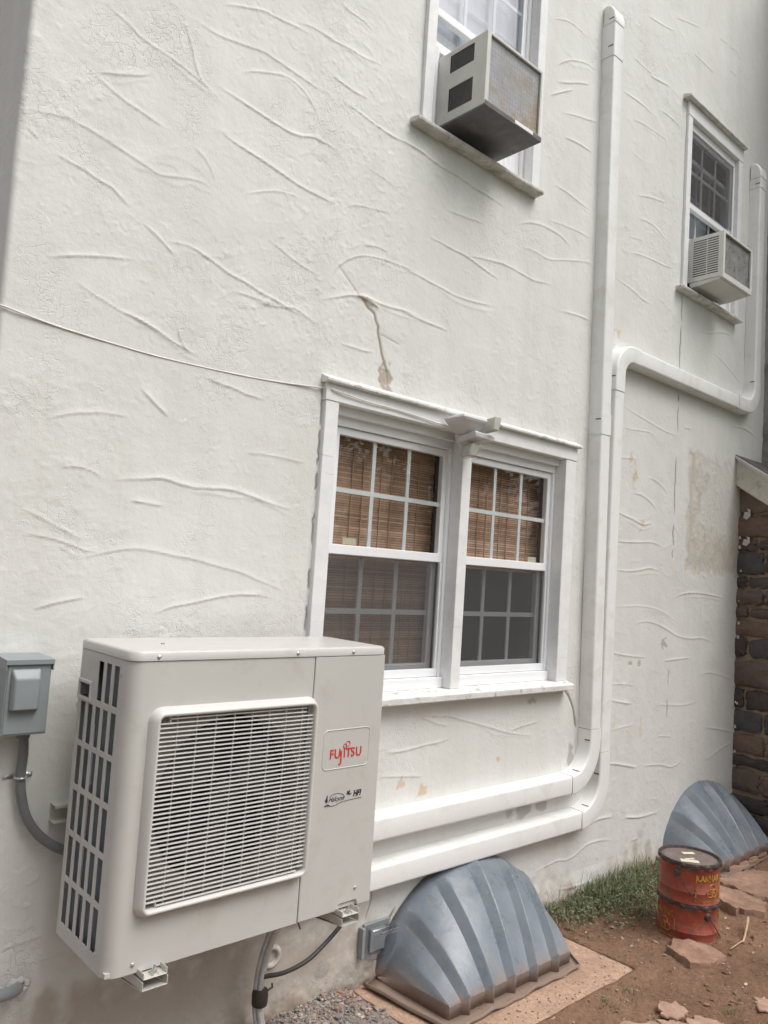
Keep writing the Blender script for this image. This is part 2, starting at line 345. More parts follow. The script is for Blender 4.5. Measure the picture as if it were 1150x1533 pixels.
def curve_pts(pts, n=12):
    P = [np.array(p, float) for p in pts]; P = [2 * P[0] - P[1]] + P + [2 * P[-1] - P[-2]]; out = []
    for i in range(1, len(P) - 2):
        for k in range(n):
            t = k / n
            out.append(0.5 * ((2 * P[i]) + (-P[i - 1] + P[i + 1]) * t + (2 * P[i - 1] - 5 * P[i] + 4 * P[i + 1] - P[i + 2]) * t * t + (-P[i - 1] + 3 * P[i] - 3 * P[i + 1] + P[i + 2]) * t ** 3))
    out.append(P[-2]); return out
RIDGES = [[(-0.089,2.822),(-0.013,2.802),(0.053,2.774),(0.119,2.763),(0.217,2.747),(0.283,2.726),(0.351,2.704)],
[(0.195,2.903),(0.229,2.84),(0.249,2.777),(0.282,2.732),(0.32,2.717)],
[(-0.101,2.582),(-0.039,2.557),(0.024,2.537),(0.102,2.523),(0.17,2.514)],
[(-0.078,2.587),(-0.02,2.61),(0.053,2.639),(0.127,2.685)],
[(0.227,2.94),(0.301,2.926),(0.375,2.931),(0.482,2.958),(0.581,2.958),(0.703,2.945),(0.803,2.941)],
[(0.334,3.045),(0.423,3.086),(0.517,3.114),(0.616,3.129),(0.722,3.136)],
[(0.649,3.15),(0.755,3.173),(0.83,3.17),(0.946,3.175),(1.046,3.186),(1.13,3.196)],
[(0.833,3.344),(0.892,3.33),(0.972,3.326),(1.067,3.303)],
[(0.339,2.747),(0.424,2.738),(0.52,2.727),(0.62,2.715),(0.706,2.723),(0.794,2.742),(0.897,2.737)],
[(0.437,2.843),(0.521,2.885),(0.618,2.919),(0.707,2.902),(0.766,2.847)],
[(0.361,2.593),(0.439,2.571),(0.535,2.556),(0.671,2.532),(0.795,2.521),(0.946,2.517)],
[(0.824,3.027),(0.921,3.013),(1.021,3.013)],
[(0.907,2.944),(0.987,2.941),(1.091,2.924),(1.198,2.922),(1.378,2.927)],
[(-0.175,2.279),(-0.106,2.266),(-0.047,2.254),(0.016,2.235),(0.069,2.2)],
[(-0.292,2.372),(-0.219,2.388),(-0.142,2.4),(-0.06,2.394),(0.014,2.377),(0.092,2.359),(0.159,2.346),(0.238,2.37),(0.308,2.379),(0.397,2.362)],
[(0.116,2.167),(0.179,2.132),(0.236,2.094)],
[(0.192,2.13),(0.273,2.145),(0.345,2.129),(0.421,2.107),(0.515,2.085),(0.613,2.062),(0.733,2.039),(0.84,2.027)],
[(0.594,2.274),(0.68,2.246),(0.769,2.223),(0.86,2.208)],
[(0.904,2.236),(0.946,2.295),(1.02,2.346),(1.118,2.378),(1.245,2.387),(1.425,2.389)],
[(0.85,2.123),(0.958,2.164),(1.073,2.195),(1.176,2.19),(1.305,2.197),(1.442,2.198)],
[(-0.078,1.908),(-0.011,1.881),(0.063,1.86),(0.14,1.844),(0.221,1.824)],
[(0.458,2.037),(0.55,2.043),(0.648,2.043)],
[(0.269,2.492),(0.329,2.457),(0.364,2.404)],
[(0.486,2.403),(0.577,2.452),(0.676,2.48),(0.746,2.473)],
[(0.945,2.525),(1.04,2.568),(1.184,2.589)],
[(1.044,2.404),(1.114,2.42),(1.188,2.42)],
[(-0.261,2.323),(-0.227,2.303)],
[(-0.167,1.962),(-0.035,2.005),(0.097,2.036)],
[(0.074,1.857),(0.136,1.842),(0.218,1.82),(0.279,1.796),(0.355,1.775)],
[(0.267,1.86),(0.284,1.814),(0.317,1.783)],
[(0.555,2.033),(0.626,2.035),(0.727,2.051),(0.79,2.036),(0.846,2.019)],
[(0.972,1.973),(1.058,1.974),(1.145,1.982)],
[(-0.128,1.472),(-0.073,1.495),(-0.004,1.515),(0.057,1.524),(0.132,1.527)],
[(0.156,1.626),(0.205,1.592),(0.267,1.549)],
[(0.087,1.316),(0.173,1.329),(0.263,1.341),(0.347,1.33),(0.434,1.331),(0.565,1.333),(0.692,1.306),(0.858,1.28)],
[(-0.072,1.333),(0.002,1.34),(0.055,1.32)],
[(0.565,1.474),(0.676,1.481),(0.84,1.478)],
[(0.386,1.708),(0.477,1.698),(0.559,1.686),(0.687,1.677)],
[(-0.156,1.128),(-0.055,1.112),(0.026,1.088),(0.078,1.081)],
[(-0.001,1.056),(0.068,1.079),(0.151,1.102),(0.239,1.104),(0.333,1.092),(0.458,1.072),(0.591,1.045),(0.705,1.014),(0.795,0.982)],
[(0.27,0.896),(0.373,0.927),(0.469,0.951),(0.572,0.966),(0.681,0.969),(0.768,0.957)],
[(-0.176,1.198),(-0.109,1.176),(-0.039,1.143),(0.065,1.106)],
[(-0.112,0.906),(-0.038,0.927),(0.04,0.943)],
[(0.157,1.259),(0.214,1.255),(0.271,1.253)],
[(2.232,4.029),(2.343,4.081),(2.462,4.09),(2.588,4.074)],
[(2.279,3.797),(2.418,3.894),(2.567,3.942),(2.663,3.934)],
[(2.238,3.61),(2.319,3.666),(2.431,3.732)],
[(2.286,3.712),(2.428,3.769),(2.575,3.835)],
[(2.356,3.568),(2.531,3.621),(2.685,3.663)],
[(2.366,3.44),(2.513,3.459),(2.636,3.466)],
[(2.304,3.152),(2.448,3.155),(2.569,3.138),(2.663,3.136)],
[(1.215,2.931),(1.331,2.923),(1.454,2.908),(1.626,2.902),(1.809,2.895),(1.98,2.886)],
[(1.522,2.726),(1.64,2.738),(1.774,2.756)],
[(2.034,2.848),(2.161,2.894),(2.296,2.907),(2.41,2.895),(2.486,2.868)],
[(2.069,2.737),(2.172,2.755),(2.295,2.75),(2.505,2.813),(2.686,2.853)],
[(2.265,2.948),(2.433,2.973),(2.675,2.986)],
[(1.422,2.572),(1.547,2.563),(1.655,2.561),(1.792,2.543),(1.912,2.526)],
[(1.645,2.557),(1.789,2.589),(1.954,2.61),(2.132,2.601),(2.238,2.608),(2.375,2.633)],
[(1.263,2.383),(1.399,2.376),(1.522,2.362),(1.672,2.361),(1.9,2.385)],
[(1.279,2.199),(1.396,2.189),(1.579,2.187)],
[(3.203,4.201),(3.318,4.216),(3.436,4.238)],
[(3.351,4.045),(3.492,4.047),(3.596,4.04)],
[(3.028,3.837),(3.191,3.87),(3.383,3.883),(3.484,3.875)],
[(2.912,3.959),(3.072,3.976),(3.221,3.975)],
[(2.998,4.219),(3.127,4.214),(3.24,4.219)],
[(3.482,4.724),(3.648,4.782),(3.8,4.831)],
[(3.157,4.556),(3.33,4.587),(3.489,4.631)],
[(3.727,4.614),(3.885,4.616),(4.025,4.619)],
[(3.133,3.413),(3.298,3.46),(3.453,3.488)],
[(3.144,3.274),(3.311,3.294),(3.45,3.261),(3.544,3.241)],
[(3.03,3.126),(3.172,3.155),(3.21,3.139)],
[(3.055,3.038),(3.252,3.074),(3.444,3.085),(3.665,3.124)],
[(2.915,2.841),(3.089,2.828),(3.236,2.802),(3.425,2.807)],
[(2.442,2.514),(2.588,2.528),(2.696,2.53)],
[(3.061,3.644),(3.209,3.636)],
[(4.101,4.912),(4.3,4.945)],
[(4.262,4.759),(4.416,4.776)],
[(3.051,2.006),(3.194,2.008),(3.373,2.022),(3.501,1.987)],
[(3.054,2.136),(3.186,2.107),(3.368,2.085),(3.559,2.062),(3.725,2.065)],
[(3.037,1.822),(3.324,1.86)],
[(3.348,1.749),(3.488,1.736),(3.621,1.679)],
[(3.208,1.639),(3.357,1.625),(3.485,1.567)],
[(3.034,1.514),(3.176,1.49),(3.324,1.465),(3.507,1.49)],
[(3.047,1.344),(3.245,1.351),(3.454,1.366),(3.647,1.332)],
[(3.06,1.181),(3.258,1.184),(3.435,1.211),(3.61,1.185)],
[(3.735,1.044),(3.972,1.084),(4.229,1.075),(4.545,1.048)],
[(3.954,2.801),(4.102,2.822),(4.254,2.87),(4.498,2.904)],
[(4.149,2.707),(4.391,2.654),(4.606,2.57)],
[(3.789,2.127),(3.93,2.134)],
[(3.701,1.499),(3.773,1.431)],
[(4.46,2.252),(4.714,2.268),(4.85,2.234)],
[(3.046,0.974),(3.242,0.978),(3.493,0.975),(3.675,0.934),(3.802,0.882)],
[(3.277,0.877),(3.442,0.892),(3.65,0.851),(3.872,0.793),(4.137,0.788),(4.406,0.745)],
[(3.041,0.722),(3.184,0.698),(3.43,0.681)],
[(4.12,0.552),(4.293,0.561),(4.592,0.5)],
[(3.043,0.539),(3.197,0.535),(3.305,0.52)],
[(3.05,0.451),(3.153,0.438),(3.286,0.416)],
[(3.567,0.399),(3.778,0.378),(4.0,0.379),(4.148,0.401)],
[(3.051,0.283),(3.164,0.294),(3.322,0.295)],
[(3.596,0.201),(3.67,0.204),(3.777,0.184)],
[(3.04,0.104),(3.206,0.082),(3.355,0.048)],
[(3.423,0.047),(3.594,0.042),(3.79,0.005),(3.991,0.051)],
[(4.214,0.208),(4.392,0.185),(4.617,0.142)],
[(4.229,-0.006),(4.438,0.044),(4.622,0.075)],
[(3.636,0.651),(3.787,0.662),(3.979,0.665)],
[(2.421,-0.361),(2.521,-0.345),(2.626,-0.338),(2.735,-0.35),(2.867,-0.305),(3.009,-0.304),(3.134,-0.326)],
[(2.605,-0.477),(2.747,-0.495),(2.953,-0.5)],
[(3.038,0.106),(3.177,0.09),(3.366,0.048)],
[(2.905,-0.196),(3.0,-0.185),(3.124,-0.195)],
[(3.267,-0.22),(3.443,-0.248)],
[(1.528,0.473),(1.623,0.468),(1.729,0.454),(1.839,0.434),(1.955,0.404),(2.076,0.373),(2.202,0.343),(2.435,0.303)],
[(1.344,0.34),(1.449,0.337),(1.583,0.345),(1.672,0.35),(1.75,0.36)],
[(1.547,0.47),(1.625,0.442),(1.732,0.42)],
[(2.17,0.356),(2.279,0.376),(2.394,0.389)],
[(1.33,0.243),(1.423,0.234),(1.582,0.214)],
[(-0.108,-0.066),(-0.067,-0.063),(-0.026,-0.058),(0.039,-0.056)],
[(-0.056,-0.121),(-0.003,-0.125),(0.052,-0.127),(0.096,-0.122)],
[(3.25,-0.219),(3.453,-0.245),(3.618,-0.246)],
[(3.326,-0.362),(3.461,-0.356)]]
def settle(root):
    L = Vector(root.location)
    def rec(o):
        for c in o.children:
            if c.data is not None: c.data.transform(Matrix.Translation(-L))
            rec(c)
    rec(root)

# ================================================================== THE HOUSE
WX0, WX1, WZ0, WZ1 = -0.285, 5.0, -0.75, 6.3
# window openings in the stucco (x0, x1, z0, z1)
OPEN = [(0.95, 2.54, 0.575, 1.76), (1.345, 2.12, 3.035, 4.36), (3.70, 4.44, 2.995, 4.20)]

def lattice(X, Z, scale, seed, sz=1.0):
    g = np.random.default_rng(seed).random((256, 256)).astype(np.float32)
    u = X / scale + 57.3; v = Z / (scale * sz) + 31.7
    i = np.floor(u).astype(int); j = np.floor(v).astype(int); fu = u - i; fv = v - j
    fu = fu * fu * (3 - 2 * fu); fv = fv * fv * (3 - 2 * fv)
    a = g[i % 256, j % 256]; b = g[(i + 1) % 256, j % 256]; c = g[i % 256, (j + 1) % 256]; d = g[(i + 1) % 256, (j + 1) % 256]
    return (a * (1 - fu) + b * fu) * (1 - fv) + (c * (1 - fu) + d * fu) * fv
def fbm(X, Z, scale, seed, oct=3):
    o = 0; amp = 1; tot = 0
    for k in range(oct): o = o + amp * lattice(X, Z, scale / 2 ** k, seed + k); tot += amp; amp *= 0.5
    return o / tot

def build_wall(parent):
    # columns: return face (depth), rounded corner, front
    ret = np.linspace(1.6, 0.05, 60); rad = 0.016
    arc = np.linspace(0, math.pi / 2, 9)
    xf = np.concatenate([np.arange(WX0 + rad + 0.005, 2.75, 0.0042), np.arange(2.75, WX1 + 0.004, 0.0065)])
    nc = len(ret) + len(arc) + len(xf)
    cx = np.concatenate([np.full(len(ret), WX0), WX0 + rad - rad * np.cos(arc), xf])
    cyy = np.concatenate([ret, rad - rad * np.sin(arc), np.zeros(len(xf))])
    nx = np.concatenate([np.full(len(ret), -1.0), -np.cos(arc), np.zeros(len(xf))])
    ny = np.concatenate([np.zeros(len(ret)), -np.sin(arc), np.full(len(xf), -1.0)])
    sx = np.concatenate([WX0 - ret, WX0 + rad * (arc - math.pi / 2) + rad, xf])    # running coordinate
    zs = np.arange(WZ0, WZ1, 0.0047); nr = len(zs)
    X, Z = np.meshgrid(sx, zs)
    H = (fbm(X, Z, 0.7, 3, 3) - 0.5) * 0.010 + (fbm(X, Z, 0.11, 9, 3) - 0.5) * 0.0035 + np.clip(fbm(X, Z, 0.028, 19, 2) - 0.55, 0, 1) * 0.0035 * np.clip((fbm(X, Z, 0.6, 91, 2) - 0.42) * 6, 0, 1)
    i0 = len(ret)
    def ridge(pts, h, wa, wb, sharp_below=True, taper=0.22, colour=None, width=None, shade=1.0):
        pts = np.array(curve_pts(pts, 6)) if len(pts) > 2 else np.array(pts, float)
        pad = 3.5 * max(wa, wb)
        c0 = np.searchsorted(sx, pts[:, 0].min() - pad); c1 = np.searchsorted(sx, pts[:, 0].max() + pad)
        r0 = np.searchsorted(zs, pts[:, 1].min() - pad); r1 = np.searchsorted(zs, pts[:, 1].max() + pad)
        if c1 <= c0 or r1 <= r0: return
        xs, zz = X[r0:r1, c0:c1], Z[r0:r1, c0:c1]
        best = np.full(xs.shape, 9e9); sd = np.zeros(xs.shape); tt = np.zeros(xs.shape)
        seg = np.linalg.norm(np.diff(pts, axis=0), axis=1); L = seg.sum(); acc = 0
        for k in range(len(pts) - 1):
            a, b = pts[k], pts[k + 1]; d = b - a; l2 = d @ d + 1e-12
            t = np.clip(((xs - a[0]) * d[0] + (zz - a[1]) * d[1]) / l2, 0, 1)
            px, pz = xs - a[0] - t * d[0], zz - a[1] - t * d[1]
            q = px * px + pz * pz; m = q < best
            best = np.where(m, q, best); side = d[0] * pz - d[1] * px
            if d[0] < 0: side = -side
            sd = np.where(m, np.sign(side), sd); tt = np.where(m, (acc + t * seg[k]) / L, tt); acc += seg[k]
        dist = np.sqrt(best); tp = np.clip(np.minimum(tt, 1 - tt) / taper, 0, 1) ** 0.7
        w = np.where(sd > 0, wa, wb)
        H[r0:r1, c0:c1] += h * tp * np.exp(-(dist / w) ** 1.3)
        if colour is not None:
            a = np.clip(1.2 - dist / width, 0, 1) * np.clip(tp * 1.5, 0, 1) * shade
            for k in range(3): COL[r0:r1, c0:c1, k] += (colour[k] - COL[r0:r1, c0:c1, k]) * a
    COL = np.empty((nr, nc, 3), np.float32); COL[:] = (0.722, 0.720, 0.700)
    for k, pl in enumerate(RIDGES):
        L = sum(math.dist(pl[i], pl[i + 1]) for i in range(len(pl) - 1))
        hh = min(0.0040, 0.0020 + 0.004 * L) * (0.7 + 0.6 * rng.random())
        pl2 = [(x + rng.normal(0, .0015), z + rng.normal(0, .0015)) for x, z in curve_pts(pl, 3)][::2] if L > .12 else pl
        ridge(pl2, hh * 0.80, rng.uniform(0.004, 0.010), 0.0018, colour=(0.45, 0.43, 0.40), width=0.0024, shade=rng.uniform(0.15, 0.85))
        if rng.random() < 0.45:
            m_ = len(pl2) // 2; ridge([(x + .01, z - rng.uniform(.008, .03)) for x, z in pl2[m_ - 1:]] if len(pl2) > 4 else pl2, hh * 0.3, 0.010, 0.0022)
    # fainter trowel laps between them, and curled chips of paint
    for k in range(210):
        x, z = rng.uniform(-0.2, 4.9), rng.uniform(-0.3, 5.9); L = rng.uniform(0.08, 0.42); a = rng.normal(-0.12, 0.5); b = rng.uniform(-0.14, 0.30) * L
        pl = [(x + t * L * math.cos(a) - math.sin(a) * b * 4 * t * (1 - t), z + t * L * math.sin(a) + math.cos(a) * b * 4 * t * (1 - t)) for t in (0, 0.25, 0.5, 0.75, 1)]
        ridge(pl, rng.uniform(0.0003, 0.0010), rng.uniform(0.008, 0.03), 0.0026, taper=0.35)
    n = 0
    dens = fbm(X, Z, 0.5, 77, 2)
    while n < 4200:
        ci, ri = rng.integers(i0, nc), rng.integers(0, nr); x, z = sx[ci], zs[ri]
        p = (max(0, dens[ri, ci] - 0.38) * 3.0) * (1.0 if x < 1.2 and z < 3.2 else 0.22)
        if rng.random() > p: continue
        n += 1; L = rng.uniform(0.006, 0.030); a = rng.uniform(0, math.pi * 2)
        ridge([(x, z), (x + L * math.cos(a) + rng.normal(0, .003), z + L * math.sin(a)), (x + L * 1.6 * math.cos(a + 0.6), z + L * 1.6 * math.sin(a + 0.6))], rng.uniform(0.0005, 0.0015) * (1 if rng.random() > .25 else -1), 0.0045, 0.0026, taper=0.3)
    # cracks
    brown = (0.29, 0.245, 0.20); dark = (0.10, 0.09, 0.08)
    ridge([(0.923, 2.288), (1.054, 2.19)], -0.002, 0.004, 0.004, colour=(0.45, 0.43, 0.4), width=0.004)
    ridge([(x_ + rng.normal(0, .0045), z_ + rng.normal(0, .003)) for x_, z_ in curve_pts([(1.045, 2.195), (1.112, 2.15), (1.150, 2.11), (1.168, 2.066), (1.199, 1.974), (1.232, 1.854)], 3)], -0.004, 0.006, 0.006, colour=brown, width=0.0085, taper=0.08)
    ridge([(1.168, 2.07), (1.22, 2.06), (1.29, 2.05)], -0.002, 0.005, 0.004, colour=(0.4, 0.36, 0.31), width=0.004)
    ridge([(1.03, 2.19), (1.10, 2.185), (1.16, 2.17)], 0.004, 0.012, 0.004, colour=(0.30, 0.25, 0.2), width=0.005)
    ridge([(2.60, 0.54), (2.65, 0.50), (2.695, 0.435), (2.729, 0.328)], -0.006, 0.007, 0.007, colour=brown, width=0.0095, taper=0.1)
    for a, b in ((2.98, 2.80), (2.78, 2.47), (2.33, 2.28), (2.26, 2.08), (1.93, 1.55), (1.50, 1.36), (1.34, 1.28), (0.60, 0.50), (0.42, 0.30)):
        ridge([(3.703 + rng.normal(0, .0035), a + (b - a) * k / 6) for k in range(7)], -0.006, 0.006, 0.006, colour=dark, width=rng.uniform(.004, .0075) if a > 1.4 else 0.004, taper=0.3, shade=.85)
    for a, b in ((1.79, 1.63), (1.62, 1.47), (1.45, 1.38), (1.30, 1.17), (1.08, 1.0), (0.94, 0.84), (0.80, 0.7)):
        q = [(0.8965 + rng.normal(0, .0022), a + (b - a) * k / 7) for k in range(8)]; ridge(q, -0.005, 0.005, 0.005, colour=(0.2, 0.18, 0.16), width=rng.uniform(.0045, .0075), taper=0.2, shade=.85)
    ridge([(1.26, -0.15), (1.33, -0.22), (1.30, -0.32)], -0.003, 0.005, 0.005, colour=brown, width=0.004)
    ridge([(1.47, -0.30), (1.40, -0.40), (1.385, -0.52)], -0.004, 0.006, 0.006, colour=(0.3, .25, .2), width=0.010)
    N1 = fbm(X, Z, 0.05, 21, 3); N2 = fbm(X, Z, 0.018, 31, 2)
    def blob(x, z, rx, rz, col, s=1.0, cut=0.48, soft=0.12, N=None, depth=0.0):
        N_ = N1 if N is None else N
        d = np.sqrt(((X - x) / rx) ** 2 + ((Z - z) / rz) ** 2)
        a = np.clip(((N_ - cut) * 1.0 + (1 - d) * 0.55) / soft, 0, 1) * s * (d < 1.7)
        for k in range(3): COL[..., k] += (col[k] - COL[..., k]) * a
        if depth: H[:] -= depth * a
    tan = (0.42, 0.355, 0.285); org = (0.60, 0.41, 0.235); gry = (0.45, 0.42, 0.375)
    blob(1.215, 1.885, 0.035, 0.055, tan, 0.9, 0.46, N=N2, depth=0.003)
    blob(1.10, 2.175, 0.03, 0.02, tan, 0.7, N=N2)
    for x, z, rx, rz in ((3.169, 1.843, .03, .04), (3.22, 1.74, .035, .09), (3.31, 1.47, .04, .02), (3.29, 1.42, .03, .015), (2.985, 2.54, .045, .035), (1.456, .20, .035, .028), (1.578, .155, .035, .03), (2.09, .235, .018, .02), (3.39, 0.26, 0.02, 0.10), (3.09, .31, .02, .07)):
        blob(x, z, rx, rz, org, 0.6 if z > .4 or x < 2.5 else 0.35, 0.64, 0.22, N=N2, depth=0.001)
    for x, z, r in ((3.63, 0.76, .045), (3.25, 0.65, .028), (3.35, 0.65, .024), (0.157, 2.129, .006), (0.05, 0.62, .009)):
        blob(x, z, r * .8, r * 0.7, gry, 0.85, 0.50, N=N2, depth=0.0015)
    # the scraped patch beside the stone wall: grey centre with tan, ragged borders
    pin = (X > 3.84) & (X < 4.66) & (Z > 1.19) & (Z < 2.02)
    ex = np.minimum(np.minimum(X - 3.84, 4.7 - X), np.minimum(Z - 1.19, 2.02 - Z)) + (N1 - 0.5) * 0.10
    a = np.clip((ex - 0.012) / 0.05, 0, 1) * (X < 4.75) * (0.88 + 0.5 * (N1 - .5))
    pc = np.stack([0.56 + (N1 - .5) * .4, 0.51 + (N1 - .5) * .38, 0.445 + (N1 - .5) * .36], -1)
    edge = np.clip(1 - ex / 0.09, 0, 1)[..., None] * np.clip((N2 - 0.35) * 3, 0, 1)[..., None]
    pc = pc * (1 - 0.75 * edge) + np.array([0.40, 0.33, 0.26]) * 0.75 * edge
    # right part of the patch keeps a thin coat of paint
    k = np.clip((X - 3.99) / 0.12 + (N1 - .5) * 3, 0, 1)[..., None] * np.clip((Z - 1.42) / .1 + (N2 - .5) * 2, 0, 1)[..., None]
    pc = pc * (1 - 0.85 * k) + np.array([0.68, 0.665, 0.635]) * 0.85 * k
    COL += (pc - COL) * a[..., None] * 0.92; H -= 0.003 * a; H += (N2 - .5) * 0.003 * a
    # bare cement and splashed soil along the foot of the wall, with painted-in shade below the condenser; grime in the corner and behind the covers
    foot = -0.40 + 0.32 * np.clip((1.4 - X) / 0.5, 0, 1) + (fbm(X, Z, 0.5, 55, 3) - 0.5) * 0.40
    a = np.clip((foot - Z) / 0.16 + (N1 - .5) * 1.6, 0, 1) * 0.78
    COL += (np.array([0.44, 0.375, 0.315]) - COL) * a[..., None]
    a = np.clip((-0.50 - Z) / 0.05 + (N1 - .5) * 2.2, 0, 1) * 0.7
    COL += (np.array([0.27, 0.20, 0.155]) - COL) * a[..., None]
    H += np.clip((-0.42 - Z) / 0.12, 0, 1) * (0.012 + (N1 - .5) * .02)
    for x, z, rx, rz in ((2.69, 0.20, .03, .10), (2.30, -0.03, .10, .035), (2.45, -0.035, .06, .03), (1.08, -0.46, .05, .04), (1.22, -.50, .10, .05), (2.34, 0.5, .05, .02)):
        blob(x, z, rx, rz, (0.33, 0.32, 0.29), 0.6, 0.5, 0.2)
    # slight wobble of the corner
    V = np.empty((nr, nc, 3), np.float32)
    wob = (lattice(np.zeros(nr), zs, 0.35, 5) - 0.5) * 0.022
    fall = np.clip(1 - (sx - WX0) / 0.25, 0, 1) * np.where(np.arange(nc) < i0, 1, 1)
    V[..., 0] = cx[None, :] + nx[None, :] * H + wob[:, None] * fall[None, :]
    V[..., 1] = cyy[None, :] + ny[None, :] * H
    V[..., 2] = zs[:, None]
    keep = np.ones((nr - 1, nc - 1), bool); mx = (sx[1:] + sx[:-1]) / 2; mz = (zs[1:] + zs[:-1]) / 2
    for x0, x1, z0, z1 in OPEN:
        keep &= ~((mx[None, :] > x0) & (mx[None, :] < x1) & (mz[:, None] > z0) & (mz[:, None] < z1))
    jj, ii = np.nonzero(keep); a = jj * nc + ii
    faces = np.stack([a, a + 1, a + nc + 1, a + nc], 1).astype(np.int32)
    me = bpy.data.meshes.new('wall'); me.vertices.add(nr * nc); me.vertices.foreach_set('co', V.ravel())
    me.loops.add(faces.size); me.loops.foreach_set('vertex_index', faces.ravel())
    me.polygons.add(len(faces)); me.polygons.foreach_set('loop_start', np.arange(0, faces.size, 4, dtype=np.int32)); me.polygons.foreach_set('loop_total', np.full(len(faces), 4, np.int32))
    me.update(calc_edges=True); me.polygons.foreach_set('use_smooth', np.ones(len(faces), bool))
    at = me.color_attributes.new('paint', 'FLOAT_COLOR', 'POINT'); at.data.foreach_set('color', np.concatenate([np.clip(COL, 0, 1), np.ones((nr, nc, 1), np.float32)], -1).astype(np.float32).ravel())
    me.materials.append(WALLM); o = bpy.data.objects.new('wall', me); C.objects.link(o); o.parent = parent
    return o

house = empty('stucco_house', (0, 0, 0), 'white rough trowelled stucco house wall with three sash windows', 'house')
build_wall(house)
# inner leaf of the wall, closing the building behind the stucco sheet (openings left free)
plate([(0.96, 2.53, 0.59, 1.75), (1.36, 2.11, 3.05, 4.33), (3.72, 4.43, 3.01, 4.18)], -0.25, 4.94, -0.7, 6.3, 0.06, lambda u, v, d: (u, 0.10 + d, v), name='inner_leaf', m=ROOM, parent=house)
def room(x0, x1, y1, z0, z1):
    b = MB(); b.box(x0, x1, 0.165, y1, z0, z1); me = b.build('room', ROOM, house)
    bm = bmesh.new(); bm.from_mesh(me.data); f = [q for q in bm.faces if q.calc_center_median().y < 0.17]; bmesh.ops.delete(bm, geom=f, context='FACES'); bm.to_mesh(me.data); bm.free()
room(0.3, 3.4, 2.2, 0.2, 2.3); room(0.8, 3.1, 2.2, 2.7, 5.0); room(3.15, 4.9, 2.2, 2.7, 5.0)

def jointed(b, x0, x1, y0, y1, z0, z1): b.box(x0, x1, y0, y1, z0, z1)
def sash(parent, x0, x1, z0, z1, y, sl, sr, st, sb, cols=3, rows=2, mw=0.019, name='sash', th=0.03, gm=None):
    """a vinyl sash: frame, muntin grid inside the double glazing, one sheet of glass"""
    s = plate([(x0 + sl, x1 - sr, z0 + sb, z1 - st)], x0, x1, z0, z1, th, lambda u, v, d: (u, y + d, v), name=name, m=VINYL, parent=parent, bevel=0.003)
    gx0, gx1, gz0, gz1 = x0 + sl, x1 - sr, z0 + sb, z1 - st
    b = MB(); yy = y + 0.014
    zr = [gz0 + (gz1 - gz0) * k / rows for k in range(1, rows)]
    for k in range(1, cols):
        xm = gx0 + (gx1 - gx0) * k / cols; b.box(xm - mw / 2, xm + mw / 2, yy, yy + 0.006, gz0 - 0.004, gz1 + 0.004)
    for zm in zr: b.box(gx0 - 0.004, gx1 + 0.004, yy - 0.0008, yy + 0.0068, zm - mw / 2, zm + mw / 2)
    b.build('muntin_grid', VINYL, parent)
    g = MB(); g.add([(gx0 - 0.004, y + 0.008, gz0 - 0.004), (gx1 + 0.004, y + 0.008, gz0 - 0.004), (gx1 + 0.004, y + 0.008, gz1 + 0.004), (gx0 - 0.004, y + 0.008, gz1 + 0.004)], [(0, 1, 2, 3)]); g.build('glass', gm or GLASS, parent)
    return s
def screen(parent, x0, x1, z0, z1, y):
    b = MB(); b.box(x0, x1, y, y + 0.0006, z0, z1); b.build('insect_screen', SCREEN, parent)

# ---------------------------------------------------------------- the double window
W = MB(); yF = -0.02
# the window's own mesh: casing boards around both lights
W.box(0.903, 0.968, yF, 0.09, 0.585, 1.735)
W.box(2.503, 2.592, yF, 0.09, 0.585, 1.735)
W.box(1.705, 1.765, yF, 0.09, 0.585, 1.735)
W.box(0.898, 2.597, yF - 0.003, 0.088, 1.7352, 1.803)
win = W.build('double_window', PAINT, house, bevel=0.003)
b = MB(); b.prism([(-0.046, 1.806), (-0.046, 1.818), (-0.004, 1.838), (0.06, 1.838), (0.06, 1.8035), (-0.03, 1.8035)], 'x', 0.885, 2.612); b.build('header_cap', SILLP, win, bevel=0.003)
b = MB(); b.prism([(-0.062, 0.543), (-0.064, 0.572), (-0.02, 0.5845), (0.09, 0.5845), (0.09, 0.535), (0.0, 0.535)], 'x', 0.89, 2.606); b.build('sill', SILLP, win, bevel=0.004)
b = MB()
for xa, xb in ((0.969, 1.704), (1.766, 2.502)):
    b.box(xa, xb, 0.03, 0.085, 0.5855, 0.632); b.box(xa, xb, 0.045, 0.085, 1.662, 1.7345)
    b.box(xa, xa + 0.022, 0.045, 0.085, 0.6325, 1.6615); b.box(xb - 0.018, xb, 0.045, 0.085, 0.6325, 1.6615)
    b.box(xa, xb, 0.020, 0.0445, 1.700, 1.7345)
b.build('frame', VINYL, win, bevel=0.002)
for xa, xb in ((0.969, 1.704), (1.766, 2.502)):
    sash(win, xa + 0.022, xb - 0.018, 1.144, 1.6605, 0.058, 0.054, 0.026, 0.031, 0.040, name='upper_sash')
    sash(win, xa + 0.022, xb - 0.018, 0.650, 1.168, 0.094, 0.054, 0.030, 0.03, 0.038, name='lower_sash', mw=0.022)
    screen(win, xa + 0.03, xb - 0.025, 0.668, 1.142, 0.066)
    b = MB(); b.box(xa + 0.018, xb - 0.016, 0.052, 0.074, 0.634, 0.668); b.box(xa + 0.0225, xa + 0.035, 0.055, 0.072, 0.6685, 1.1435); b.box(xb - 0.030, xb - 0.0185, 0.055, 0.072, 0.6685, 1.1435)
    b.build('screen_frame', VINYL, win, bevel=0.002)
b = MB(); b.box(1.105, 1.178, 0.0705, 0.0725, 1.188, 1.214); b.build('sticker', CREAM, win)
